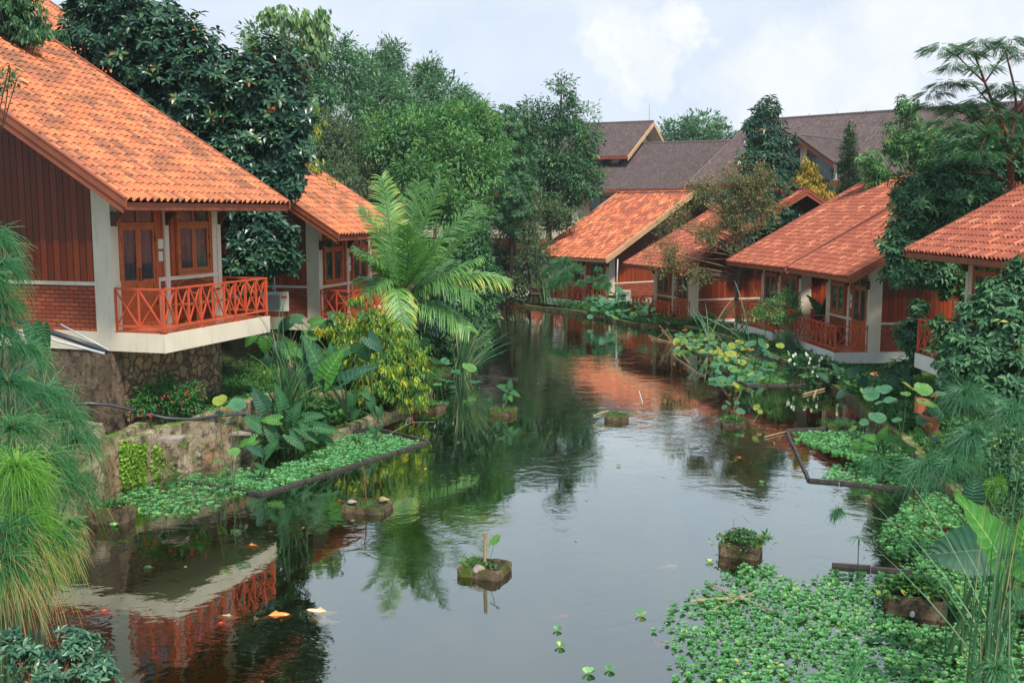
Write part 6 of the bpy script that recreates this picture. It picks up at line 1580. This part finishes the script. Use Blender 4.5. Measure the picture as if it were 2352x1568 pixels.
lettuce('wide carpet of water lettuce covering the bottom right corner of the pond', [(1495, 1450), (1545, 1395), (1610, 1340), (1700, 1300), (1750, 1290), (1830, 1340), (1900, 1312), (2090, 1322), (2020, 1262), (2000, 1225), (2060, 1180), (2090, 1140), (2180, 1110), (2300, 1180), (2352, 1280), (2420, 1400), (2420, 1620), (1500, 1620), (1530, 1540), (1545, 1500)], .076, .054, dens=1.0, edge=.7, avoid=[(5.55, 13.4, .5)])
lettuce('pale green water lettuce packed inside the long left frame', [(602, 1132), (975, 1017), (862, 990), (785, 1000), (735, 1035), (620, 1078), (470, 1105)], .085, .052, 'lett2', 1.0, edge=.1)
lettuce('open patch of water lettuce spilling out before the mossy cascade wall', [(262, 1140), (330, 1118), (430, 1092), (580, 1075), (620, 1085), (600, 1128), (500, 1158), (440, 1186), (350, 1192), (285, 1175)], .10, .062, 'lett', .95, edge=.2)
lettuce('pale water lettuce drifting inside the right floating frame', [(1818, 994), (1945, 988), (2085, 1015), (2150, 1060), (2165, 1128), (2000, 1118), (1880, 1095), (1900, 1075), (1960, 1060), (1890, 1035), (1830, 1015)], .095, .058, 'lett2', .85, edge=.2)
lettuce('water lettuce crowding the right bank between the frame and the elephant ears', [(2085, 1025), (2150, 1035), (2230, 1140), (2200, 1190), (2100, 1200), (2060, 1190), (2110, 1135)], .11, .065, 'lett', .9)
lettuce('patch of small floating plants under the dense lotus bed', [(1645, 838), (1700, 870), (1800, 882), (1880, 860), (1800, 840), (1720, 820), (1660, 815)], .13, .07, 'lett', .8)
lettuce('floating plants in the far lotus bed', [(1350, 728), (1400, 715), (1500, 732), (1530, 744), (1470, 748)], .14, .09, 'lett', .9)
lettuce('small floating leaves inside the terrace pool beside the stone wall', [(540, 935), (640, 905), (600, 895), (470, 915), (420, 945), (360, 975), (480, 950)], .09, .055, 'lett', .9, z=1.0, edge=.1)
def single(u, v, s_, lab):
    c = gnd(u, v, .008); n = 7; a = np.arange(n) * 2.399; D = np.stack([np.cos(a), np.sin(a), np.full(n, .12)], -1)
    mb = MB(); leaves(mb, np.tile(c, (n, 1)), D, np.tile((0, 0, 1.), (n, 1)), s_, s_ * .95, T_W); tag(mb.build('water_lettuce_rosette', M['lett'], origin=c), lab, 'water lettuce')
for (u, v, s_, lab) in [(1280, 1446, .06, 'upper of two lone lettuce rosettes at the bottom centre'), (1286, 1484, .07, 'lower of two lone lettuce rosettes at the bottom centre'), (1472, 1412, .08, 'lone lettuce rosette off the left tip of the carpet'), (1630, 1290, .06, 'lone lettuce rosette left of the emblem planter'), (1352, 1545, .08, 'loose lettuce rosette at the bottom edge of the photo'), (1400, 1538, .065, 'small lettuce rosette right beside the one at the bottom edge'),
                      (500, 1165, .07, 'lettuce rosette drifting below the left lettuce patch'), (1750, 1108, .06, 'tiny floating rosette left of the right frame'), (1420, 1070, .05, 'tiny floating rosette in the sky reflection'), (262, 1208, .08, 'rosette floating beside the crumbling left planter')]:
    single(u, v, s_, lab)

# ------------------------------------------------------------ koi
M['koi_o'] = m_plain('koi_orange', (.85, .22, .03), .35, .3, 9, .0, .5, c2=(.9, .35, .08))
M['koi_r'] = m_plain('koi_red', (.85, .09, .03), .35, .2, 9, .0, .5)
M['koi_w'] = m_plain('koi_white', (.85, .70, .58), .35, .2, 7, .0, .5, c2=(.85, .48, .25))
M['koi_d'] = m_plain('koi_dark', (.03, .025, .02), .35, .2, 9, .0, .5)
def koi(label, u, v, L, ang, mat, z=-.035, bend=.12):
    c = gnd(u, v); c[2] = z - .010
    root = empty('koi_carp', c, R(ang), label, 'koi', 'koi swimming in the pond')
    n, k = 12, 8; mb = MB(); V = []
    t = np.linspace(0, 1, n); w = np.interp(t, [0, .06, .2, .4, .65, .85, 1], [.12, .5, .9, 1, .72, .34, .22]) * L * .105; h = w * 1.15
    cx = (.5 - t) * L * .82; cy = bend * L * np.sin(t * 3.6) * t
    for i in range(n):
        for q in range(k):
            a = 2 * math.pi * q / k; V.append((cx[i], cy[i] + w[i] * math.cos(a), h[i] * math.sin(a)))
    F = [(i * k + q, i * k + (q + 1) % k, (i + 1) * k + (q + 1) % k, (i + 1) * k + q) for i in range(n - 1) for q in range(k)]
    mb.add(V, F); mb.f.append(np.array([[q for q in range(k)]])); mb.f.append(np.array([[(n - 1) * k + q for q in range(k)]]))
    mb.build('body', M[mat], root, smooth=True)
    e = np.array((cx[-1], cy[-1], 0)); mb = MB()
    mb.prism([e + (0, .0, .01), e + (-.17 * L, .08 * L, .03), e + (-.12 * L, .01 * L, .0), e + (-.18 * L, -.05 * L, -.02)], (0, 0, .006)); mb.build('tail_fin', M[mat], root)
    for s_ in (-1, 1):
        mb = MB(); b = np.array((.18 * L, s_ * .09 * L, -.01)); mb.prism([b, b + (-.03 * L, s_ * .13 * L, -.01), b + (-.10 * L, s_ * .10 * L, -.01), b + (-.07 * L, 0, 0)], (0, 0, .005)); mb.build('pectoral_fin', M[mat], root)
    mb = MB(); mb.prism([(.08 * L, cy[4], h[4] * .9), (-.02 * L, cy[5], h[5] * 1.5), (-.2 * L, cy[8], h[8] * .8)], (0, .005, 0)); mb.build('dorsal_fin', M[mat], root)
for k in [('large mottled orange koi surfacing near the bottom left', 635, 1412, .50, 12, 'koi_o', -.02), ('white koi with pale orange head at the edge of the sky reflection', 735, 1400, .56, 175, 'koi_w', -.03), ('ghostly white koi just under the pale one', 745, 1414, .52, 172, 'koi_w', -.07), ('small white koi left of the large orange one', 525, 1411, .38, 178, 'koi_w', -.03),
          ('bright red koi below the small white one', 508, 1431, .36, 10, 'koi_r', -.03), ('orange koi alone at the lower left', 240, 1403, .44, 14, 'koi_r', -.04), ('orange koi crossing the balcony reflection', 578, 1251, .38, -4, 'koi_o', -.03), ('orange koi nosing toward the low planter', 780, 1149, .32, 20, 'koi_r', -.03),
          ('pinkish koi in the sky reflection at bottom centre', 1293, 1408, .26, 25, 'koi_r', -.04), ('pink koi at the tip of the lettuce carpet', 1520, 1472, .30, 165, 'koi_r', -.03), ('long orange koi left of the right floating frame', 1698, 1049, .36, 176, 'koi_o', -.03), ('orange koi in mid pond below the grass planter', 1280, 1045, .26, 35, 'koi_o', -.03),
          ('right one of two orange koi below the taro planter', 1216, 990, .22, 170, 'koi_o', -.03), ('left one of two orange koi below the taro planter', 1198, 991, .26, 15, 'koi_o', -.03), ('orange koi near the dark tree reflection on the right', 1563, 1100, .30, 60, 'koi_o', -.04), ('orange koi left of the small lotus planter', 1640, 968, .32, 5, 'koi_r', -.03),
          ('koi right of the small lotus planter', 1755, 960, .24, 170, 'koi_o', -.03), ('orange koi beside the carved planter box', 1660, 1290, .22, 150, 'koi_o', -.03), ('pale koi below the emblem planter reflection', 1540, 1290, .30, 15, 'koi_w', -.07), ('dark carp below the balcony reflection', 400, 1325, .30, -30, 'koi_d', -.04), ('dark carp near the bottom left shadows', 590, 1490, .34, 0, 'koi_d', -.03)]:
    koi(*k)

# ------------------------------------------------------------ bank cover
def cover(label, poly, n, leaf, mat, hgt=.12, T=T_F, kind='ground_cover', zoff=0., up_=.5, water=False, patch=0.0):
    poly = np.array(poly, float); lo, hi = poly.min(0), poly.max(0); m_ = int(n * 3)
    P = lo + rs.rand(m_, 2) * (hi - lo); P = P[inpoly(P[:, 0], P[:, 1], poly)]
    d = pdist(P[:, 0], P[:, 1]); P = P[d > .05][:n]
    if patch:
        q = np.sin(P[:, 0] * 1.9 + 2) * np.sin(P[:, 1] * 1.5) + .5 * np.sin(P[:, 0] * 4.1 + P[:, 1] * 3.3); P = P[q > patch - 1.2]
    n = len(P); lump = .55 + .45 * np.sin(P[:, 0] * 2.9) * np.sin(P[:, 1] * 2.3 + 1)
    z = height(P[:, 0], P[:, 1]) + zoff + hgt * rs.rand(n) * lump
    C = np.concatenate([P, z[:, None]], 1); mb = MB(); s_ = .6 + .8 * rs.rand(n)
    D = nrm(rdir(n) * (1, 1, .5) + np.array((0, 0, up_)))
    rnd = np.clip(.25 + .3 * np.sin(P[:, 0] * 1.3) * np.sin(P[:, 1] * 1.1) + rs.rand(n) * .5, 0, 1)
    leaves(mb, C, D, np.tile((0, 0, 1.), (n, 1)) + rs.randn(n, 3) * .4, leaf[0] * s_, leaf[1] * s_, T, rnd)
    return tag(mb.build(kind, M[mat]), label, 'ground cover', None, 'stuff')
cover('herbs and small leaves covering the left bank and slopes', [(-9, 18), (-7.4, 17.6), (-7.7, 19.9), (-5.5, 22.7), (-4.6, 24.6), (-2.7, 28.2), (-2.4, 34), (-1.4, 40), (-6, 40), (-7, 30), (-9, 24), (-11, 20)], 30000, (.10, .05), 'herb', .22)
cover('grassy turf on the slope right of the stone base', [(-7, 24), (-5.2, 23.4), (-4, 26.5), (-4, 30), (-6.5, 31), (-7.5, 27)], 26000, (.14, .012), 'grass', .10, T_R, 'grass', up_=1.2)
cover('heart shaped creeping leaves along the left waterline', [(-7.9, 19.5), (-5.6, 22.2), (-4.6, 24.2), (-2.6, 28), (-3.2, 29), (-5, 25.6), (-6, 23.6)], 3800, (.15, .12), 'herb', .35, T_L)
cover('low grass and herbs on the right bank below the cottages', [(9.7, 48), (9.5, 41), (9.7, 32), (9.5, 27), (9, 22), (8.5, 18), (7, 14), (6.3, 10), (9, 8), (13, 14), (14, 24), (15, 36), (14, 46)], 42000, (.11, .03), 'grass', .14, T_R, 'grass', up_=.9)
cover('leafy herbs crowding the right water edge', [(9.5, 44), (9.4, 38), (9.7, 32), (9.3, 26.5), (9, 23), (8.3, 18), (6.9, 14), (6.3, 9), (7.6, 9), (8.6, 14), (10, 20), (10.6, 27), (10.7, 33), (10.4, 44)], 16000, (.11, .055), 'herb', .30, patch=.35)
cover('lush mixed leaves massed along the right kerb under the balconies', [(9.9, 43), (9.8, 36), (10.0, 31), (9.6, 26.5), (9.2, 22.5), (10.2, 22), (10.8, 27), (11.2, 33), (11, 40)], 8000, (.18, .08), 'herb', .28, T_L, patch=.5)
cover('dark low plants filling the far bank beds', [(1.6, 71), (1.8, 61), (3.9, 55), (5, 52.5), (6.3, 48.6), (9.4, 48), (10, 52), (6, 60), (3, 72)], 12000, (.22, .10), 'herb', .40)
cover('tangle of plants along the far left bank', [(-1, 72), (-1, 45), (-1.5, 38), (-2, 34), (-6, 36), (-6, 72)], 14000, (.24, .11), 'herb', .7)
cover('ferny weeds hanging over the low right kerb', [(6.2, 9), (6.9, 13.5), (8.2, 17), (8.5, 20), (9.2, 20), (9, 15), (7.6, 9)], 6000, (.10, .02), 'reed', .35, T_R, up_=.3)

# ------------------------------------------------------------ pipes, hose, pots, sticks
m = MB(); m.tube([at(0, 722, 20.6), at(245, 806, 20.05)], .055, 10); tag(m.build('drain_pipe', M['pvc'], smooth=True), 'dark grey drain pipe sloping down the left cottage plinth', 'pipe')
m = MB(); m.tube([at(30, 757, 20.3), at(90, 772, 20.2), at(240, 812, 19.95)], .025, 8); tag(m.build('water_pipe', M['pvcw'], smooth=True), 'thin pale pipe running beneath the dark drain pipe', 'pipe')
m = MB(); m.tube([at(140, 745, 20.5), at(250, 804, 20.0)], .018, 8); tag(m.build('water_pipe', M['pvcw'], smooth=True), 'thin white pipe lying on top of the dark drain pipe', 'pipe')
m = MB(); hp = [at(u, v, y) for u, v, y in [(120, 932, 20.2), (200, 926, 20.4), (255, 930, 20.6), (320, 945, 20.9), (380, 960, 21.0), (440, 963, 21.2), (500, 954, 21.6), (560, 950, 22.0), (590, 958, 22.2)]]
m.tube(hp, .032, 8); tag(m.build('hose', M['pvc'], smooth=True), 'thick dark hose sagging across the terrace pool', 'hose')
m = MB(); m.tube([at(360, 915, 21.8), at(425, 908, 22.0)], .03, 8); tag(m.build('water_pipe', M['pvcw'], smooth=True), 'short pale pipe end poking from the stone wall', 'pipe')
m = MB(); m.tube([at(585, 762, 26.4), at(640, 805, 26), (at(680, 870, 25.4))], .04, 8); tag(m.build('hose', M['pvc'], smooth=True), 'black hose running down the taro slope', 'hose')
m = MB(); m.tube([at(628, 560, 31.6), at(630, 640, 31.5), at(634, 700, 31.4)], .02, 6); tag(m.build('cable_duct', M['pvcw'], smooth=True), 'white cable duct above the left air conditioner', 'cable duct')
m = MB(); m.tube([at(1419, 595, 56.3), at(1417, 650, 56.3), at(1416, 665, 56.3)], .035, 6); tag(m.build('cable_duct', M['pvcw'], smooth=True), 'white cable duct down the far cottage side wall', 'cable duct')
def pot(label, u, v, y, r, h, tilt):
    c = at(u, v, y); m = MB(); n = 16; V = []; pr = [(.72, 0), (.9, .5), (1.0, .86), (1.08, .87), (1.08, 1.0), (.95, 1.0), (.9, .8)]
    for (a, z) in pr:
        for k in range(n): V.append((r * a * math.cos(k * 2 * math.pi / n), r * a * math.sin(k * 2 * math.pi / n), h * z))
    m.add(V, [(i * n + k, i * n + (k + 1) % n, (i + 1) * n + (k + 1) % n, (i + 1) * n + k) for i in range(len(pr) - 1) for k in range(n)])
    m.f.append(np.array([list(range(n))[::-1]])); o = m.build('clay_pot', M['pot'], smooth=False); o.location = c; o.rotation_euler = tilt
    tag(o, label, 'pot', 'terracotta pots on the right bank')
M['pot'] = m_plain('terracotta_pot', (.55, .17, .08), .8, .25, 7, .2)
pot('leaning terracotta pot behind the large lotus leaves', 2112, 950, 22.3, .16, .34, (R(-8), R(14), 0))
pot('lower terracotta pot half hidden by lotus stalks', 2140, 985, 21.3, .18, .34, (R(10), R(-10), 0))
pot('red flower pot under the yellow green bush', 942, 846, 28.6, .15, .22, (0, 0, 0))
w0, w1 = gnd(2040, 950), gnd(2140, 1050)
tag(rough_wall('brick_edging', w0 + (.3, 0, 0), w1 + (.3, 0, 0), .28, 0, .35, 'brickd', .012), 'red brick edging wall beside the terracotta pots', 'wall')
def sticks(label, L_, mat='straw', r=.012, name='dry_stalks', cat='dry stalks'):
    m = MB()
    for (a, b, y0, y1) in L_: m.tube([at(*a, y0) if y0 else gnd(*a, .03), at(*b, y1) if y1 else gnd(*b, .03)], r, 5)
    tag(m.build(name, M[mat]), label, cat)
sticks('bunch of bleached stalks sticking out of the water by the far lotus bed', [((1490, 770), (1555, 792), 0, 0), ((1500, 785), (1530, 760), 0, 41.5), ((1495, 778), (1545, 785), 0, 0), ((1520, 758), (1548, 790), 42, 0), ((1540, 775), (1515, 748), 0, 42), ((1545, 780), (1532, 755), 0, 42)], r=.022)
sticks('crossed straw coloured reed stalks lying on the lettuce carpet', [((1585, 1380), (1705, 1368), 0, 0), ((1630, 1340), (1780, 1405), 0, 0), ((1640, 1398), (1740, 1355), 0, 0), ((1600, 1375), (1720, 1375), 0, 0)], r=.012)
sticks('dead branch poking from the water behind the small lotus planter', [((1545, 815), (1600, 855), 0, 0), ((1560, 805), (1585, 835), 0, 0), ((1600, 855), (1620, 862), 0, 0)], r=.015)
sticks('broken branch leaning on the right kerb by the balcony reflection', [((1845, 905), (1895, 892), 0, 0), ((1875, 895), (1868, 915), 0, 0)], r=.03)
sticks('thin white twig standing in the roof reflection', [((1468, 898), (1476, 926), 0, 0)], 'white', .01)
sticks('thin dry pole floating left of the right frame', [((1755, 1003), (1808, 990), 0, 0)], r=.016)
sticks('pale flowering weed stems arching out of the left frame', [((868, 1010), (945, 970), 0, 24.4), ((945, 970), (1000, 968), 24.4, 24.4), ((840, 975), (880, 955), 25, 25)], 'stem', .010)
# fallen leaves and bits on the water
m = MB(); n = 0
for (u, v) in [(1327, 1244), (1235, 880), (1285, 910), (1090, 835), (1020, 905), (1440, 880), (1340, 870), (1560, 850), (1625, 875), (1700, 1000), (1530, 1095), (1780, 1020), (980, 1075), (1140, 1000), (700, 1210), (820, 1230), (430, 1300), (1350, 1150), (1470, 905), (1600, 920), (1500, 830), (1400, 815), (1310, 790), (1250, 760)]:
    c = gnd(u, v, .004); leaves(m, c[None], rdir(1) * (1, 1, .1), np.array([(0, 0, 1.)]), .07 + .05 * rs.rand(), .045, T_L)
tag(m.build('fallen_leaves', M['litter']), 'scattered fallen leaves floating on the open water', 'fallen leaves', None, 'stuff')
for i, (u, v, lab) in enumerate([(985, 868, 'lily pad left of the pale reeds'), (1005, 882, 'lily pad just below the one left of the reeds'), (1035, 876, 'lily pad touching the foot of the pale reeds'), (1012, 872, 'small lily pad between its neighbours near the reeds')]):
    c = gnd(u, v, .012); m = MB(); a = np.linspace(.25, 2 * math.pi - .25, 16); V = [c] + [c + np.array((math.cos(q) * .16, math.sin(q) * .16, 0)) for q in a]; m.add(V, [(0, k, k + 1) for k in range(1, 16)]); tag(m.build('lily_pad', M['lett2']), lab, 'lily pad')
# meter box
m = MB(); c = at(2050, 838, 34.7); m.box((c[0] - .14, c[1] - .1, c[2] - .16), (c[0] + .14, c[1], c[2] + .16)); m.box((c[0] - .12, c[1] - .115, c[2] - .13), (c[0] + .12, c[1] - .101, c[2] + .13)); tag(m.build('meter_box', M['cream'], origin=c), 'small cream meter box on the brick wall right of the thick column', 'meter box')
# ------------------------------------------------------------ air
def haze():
    m = MB(); m.box((-110, -20, -3), (110, 150, 34)); t = NT('haze_air')
    v = t.n.new('ShaderNodeVolumePrincipled'); v.inputs['Density'].default_value = .0004; v.inputs['Color'].default_value = (.80, .90, .95, 1); v.inputs['Anisotropy'].default_value = .2
    t.l.new(v.outputs[0], t.out.inputs['Volume']); tag(m.build('haze', t.m), None, None, None, 'stuff')
haze()
# little footbridge at the far end
root = empty('footbridge', gnd(1170, 700) + (0, .5, 0), 0, 'low wooden footbridge closing the far left end of the pond', 'footbridge'); c = gnd(1165, 690) + np.array((0, 0, .5))
for k in range(2):
    m = MB(); m.box((c[0] - 1.6, c[1] + k * 1.2, c[2] + .1), (c[0] + 2.4, c[1] + k * 1.2 + .12, c[2] + .22)); m.build('rail', M['teak'], root, origin=root.location)
m = MB(); m.box((c[0] - 1.6, c[1], c[2] - .25), (c[0] + 2.4, c[1] + 1.3, c[2] - .13)); m.build('deck', M['teak'], root, origin=root.location)
for k in range(3):
    m = MB(); m.box((c[0] - 1.5 + k * 1.8, c[1] + .02, -.3), (c[0] - 1.38 + k * 1.8, c[1] + .1, c[2] + .22)); m.build('post', M['teak'], root, origin=root.location)
